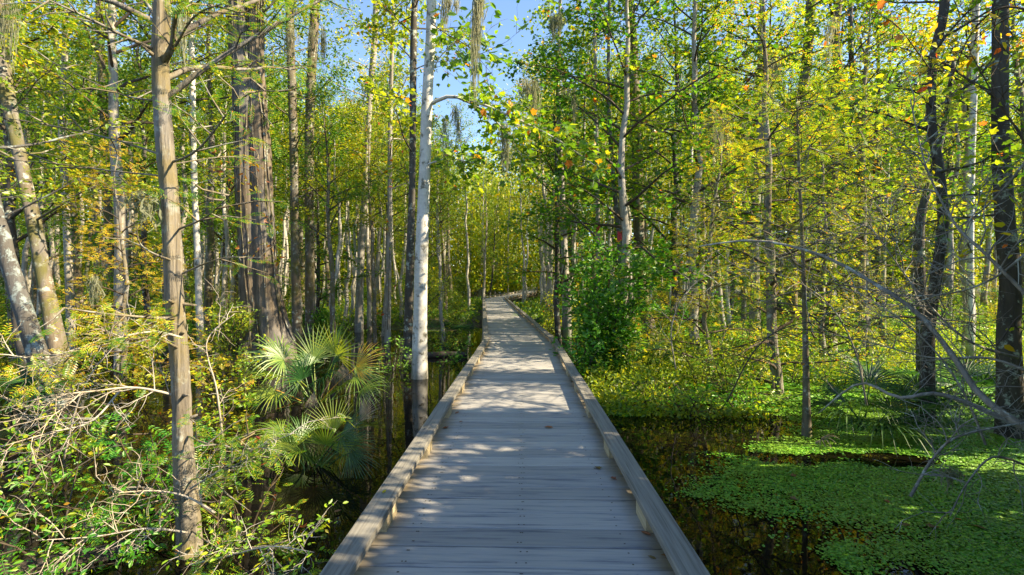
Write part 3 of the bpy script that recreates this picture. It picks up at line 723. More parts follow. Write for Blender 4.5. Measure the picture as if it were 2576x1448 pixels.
hero_tree('white_bark_tree', 'tall slender white-barked tree rising from the water beside the boardwalk', [(1056, 955, 35), (1057, 820, 33), (1060, 660, 32), (1068, 450, 29), (1075, 250, 27), (1085, 50, 24), (1090, -300, 18), (1092, -800, 8)], 11.2,
    M['bark_white'], M['leaf_maple'], kind='maple', size=.16, m=4, seed=23, flare=.25, k=14, lump=.05, tl=.75, step=.14, spread=.1, ntw=18,
    limbs=[([(1078, 265), (1130, 243, 11.0), (1200, 258, 10.8), (1300, 300, 10.5), (1400, 350, 10.2), (1500, 420, 10)], .045, 26), ([(1150, 245, 11), (1210, 275, 11.2), (1270, 330, 11.5), (1330, 420, 11.5)], .03, 14),
           ([(1080, 200), (1110, 140, 11), (1180, 80, 10.8)], .02, 7), ([(1060, 420), (1130, 400, 10.8), (1220, 420, 10.6)], .02, 12)],
    auto=(6, .75, .95, 1.5, .5))
hero_tree('leaning_tree', 'leaning grey tree blotched with pale lichen at the left edge of the water', [(135, 1010, 46), (92, 880, 40), (48, 740, 37), (12, 620, 35), (-30, 450, 33), (-60, 200, 42), (-80, -200, 30)], 8.8,
    M['bark_lichen'], M['leaf_lime'], size=.1, m=4, seed=24, auto=(9, .55, .98, 2.2, .5), lump=.16, tl=.7)
hero_tree('leaning_tree', 'mossy tan tree slanting across the far left behind the lichen-blotched leaning tree', [(150, 900, 34), (114, 720, 31), (76, 520, 29), (40, 350, 28), (12, 200, 29), (-5, 0, 28), (-20, -400, 22)], 11.5,
    M['bark_mossy'], M['leaf_gold'], size=.12, m=4, seed=25, auto=(12, .3, .98, 2.4, .5), lump=.14, tl=.8)
def bare(name, label, pts, d, bark, leaf='leaf_lime', seed=1, auto=(18, .36, .98, 2.1, .4), extra=(), size=.13, kind='kite', m=5, ntw=9):
    return hero_tree(name, label, pts + [(pts[-1][0] + 6, pts[-1][1] - 350, pts[-1][2] * .5)], d, M[bark], M[leaf], size=size, m=m, kind=kind, seed=seed, auto=auto, tl=.7, step=.15, spread=.12, extra=extra, k=10, ntw=ntw)
bare('slender_tree', 'mossy straight tree just right of the vine-wrapped double trunk, left of a similar pair', [(748, 870, 22), (742, 600, 20), (737, 300, 20), (728, 0, 20)], 17, 'bark_mossy', seed=31)
bare('slender_tree', 'mossy stem bending right under the sky gap beside the double trunk', [(780, 860, 20), (778, 600, 21), (778, 320, 23), (792, 0, 22)], 17.6, 'bark_mossy', seed=32)
bare('slender_tree', 'grey tree leaning right between the double trunk and the white tree', [(903, 815, 17), (908, 650, 17), (922, 420, 15), (930, 250, 14), (945, 50, 16)], 22, 'bark_grey', seed=33)
bare('slender_tree', 'thin straight reddish-grey stem standing left of the white-barked tree', [(975, 840, 13), (980, 600, 12), (982, 300, 11), (990, 0, 8)], 18, 'bark_grey', 'leaf_gold', seed=34)
bare('slender_tree', 'dark straight trunk immediately left of the white-barked tree', [(1025, 905, 20), (1030, 700, 20), (1037, 450, 16), (1040, 100, 17), (1045, -50, 15)], 14.2, 'bark_dark', 'leaf_maple', seed=35, kind='maple')
bare('slender_tree', 'thin patchy white stem between the near cypress and the double trunk', [(505, 890, 15), (497, 650, 14), (487, 400, 14), (483, 150, 13), (478, 0, 12)], 15, 'bark_white', seed=36)
bare('slender_tree', 'slim grey stem with vines left of the near cypress at the top of the frame', [(180, 840, 16), (165, 500, 15), (155, 300, 14), (165, 100, 13)], 16, 'bark_grey', seed=37)
bare('slender_tree', 'dark leaning stem low behind the left dead branches', [(290, 870, 22), (275, 600, 20), (262, 300, 18), (250, 0, 16)], 19, 'bark_mossy', 'leaf_green', seed=38)
hero_tree('dark_tree', 'thick dark trunk with white lichen flecks near the right edge', [(2550, 1110, 52), (2540, 900, 45), (2542, 700, 41), (2530, 550, 40), (2516, 300, 34), (2518, 0, 32), (2508, -500, 28), (2505, -1000, 12)], 6.9,
    M['bark_flecked'], M['leaf_lime'], kind='ovate', size=.08, m=3, seed=41, auto=(10, .35, .97, 1.6, .4), tl=.5, k=14, lump=.12)
hero_tree('dark_tree', 'crooked dark trunk with lichen patches left of the thick right-edge trunk', [(2330, 1085, 30), (2334, 850, 26), (2350, 720, 25), (2372, 560, 24), (2360, 420, 22), (2342, 300, 21), (2348, 150, 20), (2376, 0, 21), (2385, -350, 16)], 7.5,
    M['bark_flecked'], M['leaf_maple'], kind='maple', size=.09, m=3, seed=42, auto=(12, .4, .97, 1.5, .4), tl=.5, k=12, lump=.14,
    limbs=[([(2352, 280), (2300, 230, 7.2), (2200, 225, 7.0), (2120, 250, 6.9)], .014, 9), ([(2355, 400), (2280, 380, 7.2), (2180, 400, 7.1)], .012, 9)])
hero_tree('dark_tree', 'bent dark stem with a crook just left of the lichen-patched right trunk', [(2320, 800, 20), (2312, 640, 22), (2318, 540, 20), (2345, 440, 15), (2372, 330, 12), (2400, 150, 9)], 9.5, M['bark_dark'], M['leaf_lime'], size=.1, m=3, seed=43, auto=(7, .5, .97, 1.2, .5), tl=.5)
hero_tree('cypress_sapling', 'thin straight cypress sapling rising out of the duckweed with feathery yellow-green sprays', [(2030, 1095, 18), (2027, 900, 14), (2020, 650, 9), (2010, 420, 7), (2005, 250, 4)], 6.9,
    M['bark_mossy'], M['cypress'], size=.12, m=2, seed=44, auto=(40, .38, .98, 1.5, .22), tl=.45, step=.09, ntw=9, **CY)
def blaze(x, y, d, wpx):
    def fn(root, P, wds, base, rng):
        i = int(np.argmin(np.abs(P[:, 2] - at(x, y, d)[2]))); mb = MB(); r = wds[i] * 1.06 + .004; vs = []
        a = np.linspace(-2.5, -.6, 8)
        for z in (-.14, .14):
            for q in a: vs.append(P[i] + np.array([r * math.cos(q), r * math.sin(q), z + rng.normal(0, .02)]))
        mb.add(vs, np.array([(q, q + 1, q + 9, q + 8) for q in range(7)])); mb.build('paint_mark', M['red_paint'], root, origin=base)
    return fn
bare('slender_tree', 'straight red-marked grey stem, left of two behind the big green shrub', [(1508, 760, 10), (1505, 600, 11), (1500, 300, 10), (1495, 0, 9)], 18, 'bark_grey', 'leaf_maple', seed=45, kind='maple', extra=[blaze(1506, 588, 18, 11)], auto=(12, .4, .97, 2.2, .4))
bare('slender_tree', 'crooked red-marked grey stem, right of two behind the big green shrub', [(1562, 760, 13), (1560, 620, 13), (1548, 500, 12), (1537, 380, 10), (1530, 200, 9)], 16, 'bark_lichen', 'leaf_maple', seed=46, kind='maple', extra=[blaze(1558, 595, 16, 12)], auto=(12, .45, .97, 2.2, .4))
bare('slender_tree', 'thick mossy trunk behind the big green shrub, right of the red-marked stems', [(1640, 860, 30), (1612, 700, 26), (1602, 400, 27), (1590, 100, 26), (1582, 0, 24)], 19, 'bark_mossy', 'leaf_green', seed=47, auto=(14, .4, .97, 2.6, .4))
bare('slender_tree', 'short-looking dark stem behind the bend of the boardwalk, left of the red-marked stems', [(1425, 740, 18), (1420, 640, 17), (1412, 450, 14), (1405, 250, 12)], 20, 'bark_grey', 'leaf_maple', seed=48, kind='maple', auto=(12, .4, .97, 2.4, .4))
bare('slender_tree', 'pale bleached stem standing alone in the yellow thicket right of the big shrub', [(1748, 780, 10), (1742, 600, 9), (1738, 400, 10), (1745, 250, 9)], 20, 'bark_white', seed=49, auto=(7, .6, .97, 1.5, .5))
bare('slender_tree', 'tall mossy trunk under the upper right patch of sky', [(1990, 720, 22), (2000, 400, 22), (2030, 150, 24), (2040, 0, 22)], 17, 'bark_mossy', seed=50, auto=(9, .5, .97, 2.2, .5))
bare('slender_tree', 'dark leaning trunk right of the cypress sapling reaching the upper right sky', [(2178, 700, 15), (2165, 500, 14), (2160, 330, 13), (2140, 100, 12)], 14, 'bark_dark', seed=51, auto=(8, .5, .97, 1.8, .5))
bare('slender_tree', 'thin grey pole of a tree between the crooked dark trunk and the thick right-edge trunk', [(2440, 760, 13), (2442, 500, 14), (2450, 200, 16), (2455, 0, 15)], 13, 'bark_white', 'leaf_yellow', seed=52, auto=(7, .5, .97, 1.6, .5))
bare('slender_tree', 'thin grey stem standing in shade left of the crooked dark trunk', [(2222, 780, 9), (2225, 600, 9), (2235, 380, 8)], 15, 'bark_grey', 'leaf_lime', seed=53, auto=(10, .4, .97, 1.8, .4))
# broad crowns hanging in from the right of the walk
for i, (key, x, d, s, lab) in enumerate([
    ('m2', 1560, 13.0, 1.0, 'leafy maple right behind the big green shrub, its crown reaching over the walk'),
    ('m1', 1400, 19.0, 1.05, 'dense maple filling the space above the bend of the boardwalk'),
    ('m2', 1760, 14.0, 1.05, 'broad maple with spreading green crown behind the yellow thicket'),
    ('b1', 1900, 15.0, 1.05, 'full yellow-green tree behind the cypress sapling'),
    ('m1', 1700, 18.0, 1.25, 'tall dense maple standing behind the broad maple right of the walk'),
    ('b3', 2080, 15.0, 1.0, 'mossy tree with drooping green crown right of the cypress sapling'),
    ('b5', 2240, 15.5, 1.0, 'dark-stemmed leafy tree left of the crooked lichen trunk'),
    ('b2', 2420, 15.0, 1.1, 'gold-leaved tree behind the thick right-edge trunk'),
    ('c1', 1960, 9.5, .95, 'feathery cypress behind the sapling over the duckweed'),
    ('c1', 2170, 13.0, 1.1, 'feathery cypress right of the sapling above the palmettos'),
    ('c2', 1790, 11.0, .95, 'low golden cypress right of the big green shrub'),
    ('c2', 2060, 12.5, 1.1, 'golden feathery cypress deeper behind the sapling'),
    ('c2', 300, 9.5, .8, 'golden feathery cypress left behind the dead twigs'),
    ('b1', 300, 12.5, 1.0, 'yellow-green tree filling the gap left of the near cypress'),
    ('b5', 80, 13.0, 1.15, 'leafy dark-stemmed tree behind the leaning pair at far left'),
    ('b3', 430, 15.0, 1.0, 'mossy tree with green crown behind the near cypress'),
    ('m1', 800, 20.0, .8, 'low maple below the sky gap right of the double trunk')]):
    p = at(x, 716, d); place(key, p[0], p[1], s, i * 1.7, lab, name='leafy_tree', lmat=None)

# shrubs added out of view at right, stretched tall to shade the near walk
for i, (x, y, key, sx, sz) in enumerate([(3.7, .9, 's4', 1.0, 1.25), (4.5, 2.2, 's4', 1.0, 1.5), (3.5, -.4, 's4', 1.0, 1.2), (5.7, 3.3, 's5', .9, 1.75), (7.1, 4.5, 's5', .95, 2.4), (6.2, 2.2, 's4', 1.1, 1.6), (5.0, 1.2, 's4', 1.1, 1.75), (4.4, .2, 's4', 1.1, 1.6), (9.2, 6.4, 's5', .85, 2.8), (8.4, 4.0, 's5', 1.0, 2.7)]):
    place(key, x, y, (sx, sx, sz), i * 2.1, 'dense shrub added out of view past the right edge to shade the near boardwalk', 'shade shrubs added beyond the right edge', name='understory_shrub')

# ------------------------------------------------------------------ background stand
rb = rng_of(77)
def path_dist(x, y):
    best = 9e9
    for a, b in zip(PATH[:-1, :2], PATH[1:, :2]):
        ab = b - a; t = np.clip(np.dot(np.array([x, y]) - a, ab) / np.dot(ab, ab), 0, 1); best = min(best, np.linalg.norm(np.array([x, y]) - a - ab * t))
    return best
def side_words(u):
    return ('at the far left behind the leaning trees' if u < -.72 else 'behind the near cypress' if u < -.52 else 'around the double trunk' if u < -.36 else 'left of the white tree' if u < -.17 else
            'between the white tree and the walk' if u < -.03 else 'right of the far walk' if u < .17 else 'behind the big green shrub' if u < .36 else 'behind the cypress sapling' if u < .62 else 'beyond the duckweed at far right')
BK = {'b1': 'grey-stemmed yellow-green', 'b2': 'grey-stemmed golden', 'b3': 'mossy tall green', 'b4': 'thin crooked golden', 'b5': 'dark-stemmed bushy', 'b6': 'mossy high-crowned golden'}
spots = []
tries = 0
while len(spots) < 205 and tries < 20000:
    tries += 1
    y = 14 + 50 * rb.random() ** .8; x = (rb.random() * 2 - 1) * (y * 1.05 + 2)
    if x > 1.5 and y < 19 + rb.random() * 4: continue
    if path_dist(x, y) < 2.3: continue
    dm = 1.5 + y * .032
    if any((x - a) ** 2 + (y - b) ** 2 < dm * dm for a, b in spots): continue
    spots.append((x, y))
for i, (x, y) in enumerate(spots):
    u = x / y; key = ['b1', 'b2', 'b4', 'b4', 'b5', 'b6', 'b3'][int(rb.random() * 7)]
    H = {'b1': 15, 'b2': 14, 'b3': 17, 'b4': 13, 'b5': 12, 'b6': 16}[key]; s = rb.uniform(.8, 1.15)
    if -.42 < u < .02: s = min(s, (1.5 + y * math.tan(R((21 if u < -.2 else 16) + 3 * rb.random()))) / H)
    elif .55 < u < .78: s = min(s, (1.5 + y * math.tan(R(22 + 4 * rb.random()))) / H)
    else: s = min(1.4, max(s, (1.5 + y * math.tan(R(24))) / H))
    far = 'far' if y > 38 else 'middle'
    lm = None if -.33 < u < .15 or key == 'b3' else [M['leaf_green'], M['leaf_lime'], None][int(rb.random() * (2.4 if u < 0 else 2.99))]
    kind_ = BK[key].replace('golden', 'leafy').replace('yellow-green', 'leafy') if lm else BK[key]
    place(key, x, y, (max(.75, s) if s > .75 else s, max(.75, s) if s > .75 else s, s), rb.random() * 6.28, f'{kind_} tree in the {far} stand {side_words(u)}', f'{far} stand {side_words(u)}', tilt=tuple(rb.normal(0, .04, 2)), lmat=lm)
# slim pale stems packed either side of the far walk
ps = []; tries = 0
while len(ps) < 72 and tries < 9000:
    tries += 1; y = 17 + 36 * rb.random(); u = rb.uniform(-.62, .5); x = u * y
    if path_dist(x, y) < 1.6 or (x > 1.5 and y < 19) or any((x - a) ** 2 + (y - b) ** 2 < .8 for a, b in ps + spots): continue
    ps.append((x, y)); s_ = rb.uniform(.8, 1.1)
    if -.42 < u < .02: s_ = min(s_, (1.5 + y * math.tan(R(20))) / 14)
    key = 'p1' if rb.random() < .55 else 'p2'; far = 'far' if y > 36 else 'middle'
    place(key, x, y, (1, 1, s_), rb.random() * 6.28, f'slim pale {"golden" if key == "p1" else "yellow-green"} tree in the {far} stand {side_words(u)}', f'pale stems {far} {side_words(u)}', name='slender_tree', tilt=tuple(rb.normal(0, .05, 2)))
# shrubs under the trees
ns = 0; ssp = []
while ns < 95:
    y = 13 + 32 * rb.random(); x = (rb.random() * 2 - 1) * (y * 1.03 + 1)
    if path_dist(x, y) < 1.75 or (x > 1.5 and y < 17.5): continue
    if any((x - a) ** 2 + (y - b) ** 2 < 1.0 for a, b in ssp): continue
    ssp.append((x, y)); ns += 1; key = ['s1', 's2', 's1', 's3', 'c2'][int(rb.random() * 5)]
    nm = {'s1': 'loose yellow-green shrub', 's2': 'golden shrub', 's3': 'dark green low shrub', 'c2': 'feathery golden cypress sapling'}[key]; fr = 'front' if y < 26 else 'deep'
    place(key, x, y, rb.uniform(.55, 1.1) * (.5 if key == 'c2' else 1), rb.random() * 6.28, f'{nm} under the {fr} trees {side_words(x / y)}', f'undergrowth {fr} {side_words(x / y)}', name='understory_shrub')
# far wood that closes the view, one mass
def far_wood():
    rng = rng_of(91); tr = MB(); cr = MB()
    n = 560; y = 56 + 51 * rng.random(n); x = (rng.random(n) * 2 - 1) * (y * 1.1)
    for a, b in zip(x, y):
        if abs(a - 2.2) < 1.9 and b < 76: continue
        u = a / b; H = b * math.tan(R(17 if -.42 < u < -.2 else 13 if -.2 < u < .02 else 19)) * rng.uniform(.8, 1.1) + 2; r = rng.uniform(.07, .17)
        tube(tr, np.array([(a, b, -.5), (a + rng.normal(0, .3), b, H * .5), (a + rng.normal(0, .5), b, H)]), [r, r * .7, .02], 5, cap=False)
        k = 720; t = rng.random(k) ** 1.5; pos = np.stack([a + rng.normal(0, 1.9, k), b + rng.normal(0, 1.9, k), .2 + H * (.05 + .98 * t)], -1)
        dv = rng.normal(0, 1, (k, 3)); nv = rng.normal(0, .6, (k, 3)); nv[:, 2] += .8
        leaves(cr, pos, dv, nv, rng.uniform(.32, .65, k), 'kite')
    for a, b in zip(rng.uniform(-8, 10, 26), rng.uniform(78, 96, 26)):
        H = 17; tube(tr, np.array([(a, b, -.5), (a, b, H * .5), (a + .4, b, H)]), [.14, .1, .02], 5, cap=False); k = 1100; t = rng.random(k)
        pos = np.stack([a + rng.normal(0, 1.8, k), b + rng.normal(0, 1.8, k), .2 + H * t], -1); dv = rng.normal(0, 1, (k, 3)); nv = rng.normal(0, .6, (k, 3)); nv[:, 2] += .8; leaves(cr, pos, dv, nv, rng.uniform(.3, .6, k), 'kite')
    o = tr.build('distant_woods', M['bark_pale']); tag(o, 'far swamp woods closing the view as one yellow-green mass', 'woods', kind='stuff')
    cr.build('foliage', M['leaf_lime'], o, smooth=False)
far_wood()
def undergrowth():
    rng = rng_of(92); cr = MB(); n = 24000
    y = 12.5 + 42 * rng.random(n) ** 1.2; x = (rng.random(n) * 2 - 1) * (y * 1.03 + 1)
    h = ground_h(x, y); pd = np.full(n, 9e9)
    for a, b in zip(PATH[:-1, :2], PATH[1:, :2]):
        ab = b - a; t = np.clip(((np.stack([x, y], -1) - a) @ ab) / (ab @ ab), 0, 1); pd = np.minimum(pd, np.hypot(x - a[0] - ab[0] * t, y - a[1] - ab[1] * t))
    ok = (pd > 1.15) & (h > WATER - .12) & (fbm(x * .35, y * .35) > .42)
    x, y, h = x[ok], y[ok], np.maximum(h[ok], WATER); n = len(x)
    m = 5; X = np.repeat(x, m) + rng.normal(0, .15, n * m); Y = np.repeat(y, m) + rng.normal(0, .15, n * m)
    Z = np.repeat(h, m) + np.abs(rng.normal(0, .2, n * m)) * (.4 + fbm(X * .3 + 9, Y * .3) * 1.6) * np.clip(.35 + np.repeat(pd[ok], m) * .25, .3, 1)
    dv = rng.normal(0, 1, (n * m, 3)); nv = rng.normal(0, .6, (n * m, 3)); nv[:, 2] += .7
    leaves(cr, np.stack([X, Y, Z], -1), dv, nv, rng.uniform(.08, .2, n * m) * (.7 + Y / 50), 'kite')
    o = cr.build('undergrowth', M['leaf_lime'], smooth=False); tag(o, 'low leafy ground cover spread over the swamp floor', 'ground cover', kind='stuff')
undergrowth()
def water_plants():
    rng = rng_of(94); cr = MB(); n = 9000
    y = 7.9 + 11.5 * rng.random(n); x = 1.3 + rng.random(n) * (y * 1.02 - 1.3); nz = fbm(x * .55 + 13, y * .55 + 3, 4)
    ok = (nz > .47) & (x > 1.35 + .12 * np.abs(y - 9)) & (fbm(x * 2, y * 2) > .4 - .04 * (y - 8)) & ~((x > 4) & (y < 10) & (x < 8)); x, y, nz = x[ok], y[ok], nz[ok]; m = 7
    X = np.repeat(x, m) + rng.normal(0, .1, len(x) * m); Y = np.repeat(y, m) + rng.normal(0, .1, len(x) * m); k = len(X)
    Z = WATER + .02 + np.abs(rng.normal(0, .13, k)) * np.repeat((nz - .44) * 9, m) * np.clip((Y - 7.5) / 3, .3, 1.3)
    dv = rng.normal(0, 1, (k, 3)); nv = rng.normal(0, .5, (k, 3)); nv[:, 2] += .8
    leaves(cr, np.stack([X, Y, Z], -1), dv, nv, rng.uniform(.05, .11, k), 'ovate')
    o = cr.build('water_plants', M['leaf_green'], smooth=False); tag(o, 'low bright green leafy plants crowding the shallow water right of the walk', 'ground cover', kind='stuff')
water_plants()

# ------------------------------------------------------------------ duckweed
def weed_field(x, y):
    """1 where duckweed covers the water"""
    n = (fbm(x * 1.4 + 5, y * 1.4 + 2, 5) - .5) * 1.1 + .7 * (fbm(x * 5 + 5, y * 5 + 2, 3) - .5)
    edge = np.interp(y, [2.4, 3.6, 4.16, 4.5, 4.68, 5.04, 5.88, 6.53, 7.06, 7.9, 8.6, 9.3, 12], [2.95, 2.85, 2.75, 2.45, 2.15, 1.96, 2.5, 3.4, 4.1, 4.4, 3.6, 2.4, 1.9])
    near = np.exp(-(((x - 1.75) / .4) ** 2 + ((y - 8.2) / .5) ** 2)) * 3.0 + np.exp(-(((x - 2.5) / .16) ** 2 + ((y - 3.85) / .2) ** 2)) * 1.6
    hole = sstep(.60, .72, fbm(x * .9 + 21, y * 1.5 + 7, 4)) * 1.3
    return np.clip((x - edge) * 1.1, -2, .75) + n * 1.5 + near - hole
def duckweed():
    rng = rng_of(93); mb = MB()
    # floating sheet, only where cover is closed
    for c, y0, y1, th, jj in ((.034, 2.0, 9.0,   .55, .75), (.1, 9.0, 34.0, .45, .35)):
        xs = np.arange(1.2, y1 * 1.06 + 1, c); ys = np.arange(y0, y1, c)
        X, Y = np.meshgrid(xs, ys, indexing='ij'); ok = (weed_field(X, Y) > th + jj * rng.random(X.shape)) & (X < Y * 1.06 + .8)
        x = X[ok] + rng.normal(0, c * .2, ok.sum()); y = Y[ok] + rng.normal(0, c * .2, ok.sum()); k = len(x); j = lambda: rng.normal(0, c * .14, k); zz = WATER + .003 + rng.random(k) * .004
        v = np.stack([np.stack([x + sx * c * .66 + j(), y + sy * c * .66 + j(), zz + rng.normal(0, .001, k)], -1) for sx, sy in ((-.8, -.5), (0, -1), (.8, -.5), (.8, .5), (0, 1), (-.8, .5))], 1)
        mb.add(v.reshape(-1, 3), np.arange(k * 6).reshape(-1, 6))
    # single leaflets, dense near the walk
    for n, y0, y1, sz in ((330000, 2.2, 8.5, .021), (110000, 8.5, 20, .045)):
        y = y0 + (y1 - y0) * rng.random(n); x = 1.1 + rng.random(n) * (y * 1.06 + .4 - 1.1); f = weed_field(x, y)
        ok = f > -.75 + 1.35 * rng.random(n) ** .45; x = x[ok]; y = y[ok]; k = len(x)
        p = np.stack([x, y, WATER + .007 + rng.random(k) * .012], -1); d = rng.normal(0, 1, (k, 3)); d[:, 2] *= .15; nv = rng.normal(0, .25, (k, 3)); nv[:, 2] += 1
        leaves(mb, p, d, nv, sz * rng.uniform(.6, 1.4, k), 'disc')
    o = mb.build('duckweed', M['weed'], smooth=False); tag(o, 'bright green duckweed floating over the dark water right of the walk', 'duckweed', kind='stuff')
duckweed()

# ------------------------------------------------------------------ palmettos
V = lambda *a: np.array(a, float)
b1 = at(800, 1005, 9.0); b1[2] = WATER
fr = [(at(845, 893, 8.8), V(.35, -.25, .75), V(-.1, -.95, .35), .74, 'palmetto', 1.75, .08), (at(790, 905, 9.2), V(-.1, .2, .9), V(.2, -.8, .5), .72, 'palmetto', 1.5, .1),
      (at(700, 900, 9.0), V(-.75, -.1, .5), V(.5, -.55, .65), .66, 'palmetto', 1.6, .25), (at(715, 950, 8.7), V(-.3, -.7, .15), V(0, -.3, .95), .8, 'palmetto', 1.8, .25),
      (at(760, 955, 8.5), V(-.2, -.4, .5), V(.1, -.75, .6), .62, 'palmetto_dark', 1.9, .2), (at(895, 925, 8.8), V(.85, -.2, .35), V(-.3, -.8, .5), .66, 'palmetto_yellow', 1.25, .12),
      (at(905, 985, 8.7), V(.85, -.3, .15), V(-.1, -.5, .85), .6, 'palmetto', 1.2, .2), (at(855, 980, 8.6), V(.3, -.6, .3), V(0, -.6, .8), .5, 'palmetto', 1.8, .3),
      (at(640, 965, 9.2), V(-.95, -.2, .12), V(.2, -.35, .9), .6, 'palmetto_yellow', 1.2, .3), (at(860, 920, 8.7), V(.2, -.3, -.9), V(0, -.95, -.2), .42, 'palmetto_dead', .7, .1),
      (at(790, 985, 8.6), V(-.05, -.2, -.9), V(0, -.95, -.2), .42, 'palmetto_dead', .5, .1), (at(700, 1000, 8.8), V(-.8, -.5, .1), V(.1, -.2, .95), .6, 'palmetto', 1.6, .3),
      (at(650, 1010, 9.0), V(-.7, -.6, .15), V(0, -.2, .95), .6, 'palmetto', 1.6, .35)]
rf = rng_of(611)
for q in range(9):
    a = q * 2.4 + rf.normal(0, .3); e = rf.uniform(.1, 1.2); u = V(math.cos(a) * math.cos(e), math.sin(a) * math.cos(e) * .6 - .25, math.sin(e))
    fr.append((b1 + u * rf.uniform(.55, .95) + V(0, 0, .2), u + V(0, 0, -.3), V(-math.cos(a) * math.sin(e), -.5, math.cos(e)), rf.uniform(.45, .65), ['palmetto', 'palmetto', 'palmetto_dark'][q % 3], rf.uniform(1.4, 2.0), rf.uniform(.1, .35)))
palmetto('palmetto', 'large sunlit fan palmetto with one yellowed frond at the foot of the double trunk', b1, fr, 61)
b2 = at(800, 1190, 5.8); b2[2] = WATER
fr = [(at(735, 1130, 5.7), V(-.3, -.2, .85), V(.25, -.85, .4), .42, 'palmetto', 1.35, .08), (at(840, 1085, 5.9), V(-.25, .1, .9), V(.2, -.9, .4), .46, 'palmetto', 1.0, .1),
      (at(870, 1110, 5.8), V(.65, -.2, .6), V(-.4, -.7, .6), .5, 'palmetto_dark', 1.2, .12), (at(790, 1165, 5.5), V(.1, -.45, .7), V(0, -.8, .6), .44, 'palmetto_dark', 1.4, .15),
      (at(760, 1105, 6.1), V(-.6, .2, .6), V(.4, -.7, .6), .42, 'palmetto', 1.5, .2), (at(905, 1060, 6.0), V(.55, -.1, .8), V(-.4, -.8, .4), .46, 'palmetto_dead', .7, .1),
      (at(880, 1140, 5.6), V(.55, -.35, -.4), V(.2, -.9, .3), .42, 'palmetto_dark', 1.0, .2), (at(820, 1120, 5.7), V(.15, -.2, .6), V(.1, -.8, .6), .5, 'palmetto', 1.6, .2)]
for q in range(6):
    a = q * 2.4 + rf.normal(0, .3); e = rf.uniform(.1, 1.0); u = V(math.cos(a) * math.cos(e), math.sin(a) * math.cos(e) * .6 - .2, math.sin(e))
    fr.append((b2 + u * rf.uniform(.3, .6) + V(0, 0, .1), u + V(0, 0, -.2), V(-math.cos(a) * math.sin(e), -.5, math.cos(e)), rf.uniform(.3, .45), ['palmetto', 'palmetto_dark'][q % 2], rf.uniform(1.2, 1.8), rf.uniform(.1, .3)))
palmetto('palmetto', 'low fan palmetto standing in dark water left of the near boardwalk', b2, fr, 62)
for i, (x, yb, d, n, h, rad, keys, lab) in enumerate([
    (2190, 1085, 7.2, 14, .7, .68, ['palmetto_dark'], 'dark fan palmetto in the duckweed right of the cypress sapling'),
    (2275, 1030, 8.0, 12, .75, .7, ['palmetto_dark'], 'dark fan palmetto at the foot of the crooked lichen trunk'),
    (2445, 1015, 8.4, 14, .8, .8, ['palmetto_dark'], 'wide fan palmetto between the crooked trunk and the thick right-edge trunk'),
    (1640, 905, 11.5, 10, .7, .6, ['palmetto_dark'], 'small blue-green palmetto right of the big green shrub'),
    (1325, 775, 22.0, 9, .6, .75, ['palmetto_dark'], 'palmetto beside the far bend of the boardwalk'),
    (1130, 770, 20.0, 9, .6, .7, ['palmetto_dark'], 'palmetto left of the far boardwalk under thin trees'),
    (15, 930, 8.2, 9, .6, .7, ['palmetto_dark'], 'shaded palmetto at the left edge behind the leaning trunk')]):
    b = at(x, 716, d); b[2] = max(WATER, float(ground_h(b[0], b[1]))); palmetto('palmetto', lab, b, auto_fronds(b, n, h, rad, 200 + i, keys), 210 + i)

# ------------------------------------------------------------------ shrubs and low bushes
p = at(1510, 716, 11.6)
bush('green_shrub', 'big dense dark green shrub crowding the right side of the boardwalk bend', p[0] + .15, 11.8, 15, 2.9, 1.2, M['leaf_deep'], 'ovate', .14, 6, 71, tl=.6, step=.12, sp=.07, ntw=7, t0=.12)
bush('green_shrub', 'lower leafy shrub against the boardwalk rail in front of the big dark green shrub', at(1455, 716, 10.8)[0], 10.9, 8, 1.1, .55, M['leaf_deep'], 'ovate', .11, 4, 72, tl=.4, step=.1, sp=.05, ntw=9, t0=.1)
for i, (x, yb, d, H, spr, st, leaf, kind, size, lab) in enumerate([
    (130, 1400, 3.6, .65, .8, 8, 'near_green', 'pinnate', .12, 'feathery green bush in the bottom left corner beside the log'),
    (320, 1340, 4.0, .55, .7, 8, 'near_green', 'ovate', .055, 'small-leaved bush with yellow tips in front of the near cypress'),
    (50, 1220, 4.8, .75, .8, 8, 'near_green', 'ovate', .06, 'leafy bush below the pale dead branches at the left edge'),
    (600, 1290, 4.1, .75, .4, 5, 'near_lime', 'pinnate', .10, 'golden feathery bush right of the foot of the near cypress'),
    (690, 1410, 3.3, .4, .45, 6, 'near_green', 'pinnate', .10, 'green feathery bush near the left boardwalk rail at the bottom of the frame'),
    (390, 1170, 4.6, .95, .5, 6, 'near_green', 'pinnate', .15, 'drooping green cypress sprays left of the near cypress foot'),
    (200, 1080, 6.2, .7, .9, 8, 'near_lime', 'ovate', .07, 'golden bush behind the pale dead twigs'),
    (540, 1050, 7.0, .8, .6, 6, 'near_lime', 'ovate', .07, 'yellow-green bush behind the near cypress foot'),
    (590, 980, 9.0, 1.0, .8, 8, 'near_lime', 'ovate', .08, 'yellow-green bush left of the large sunlit palmetto'),
    (330, 930, 9.5, 1.3, 1.3, 10, 'leaf_gold', 'ovate', .08, 'golden thicket between the leaning tree and the near cypress')]):
    b = at(x, 716, d); bush('swamp_bush', lab, b[0], b[1], st, H, spr, M[leaf], kind, size, 4 if kind == 'ovate' else 2, 300 + i, tl=.26 + .1 * H, step=.06 if kind == 'ovate' else .08, sp=.04, flat=1.0 if kind == 'pinnate' else .8, ntw=8, t0=.12, droop=.1 if kind == 'pinnate' else .35)
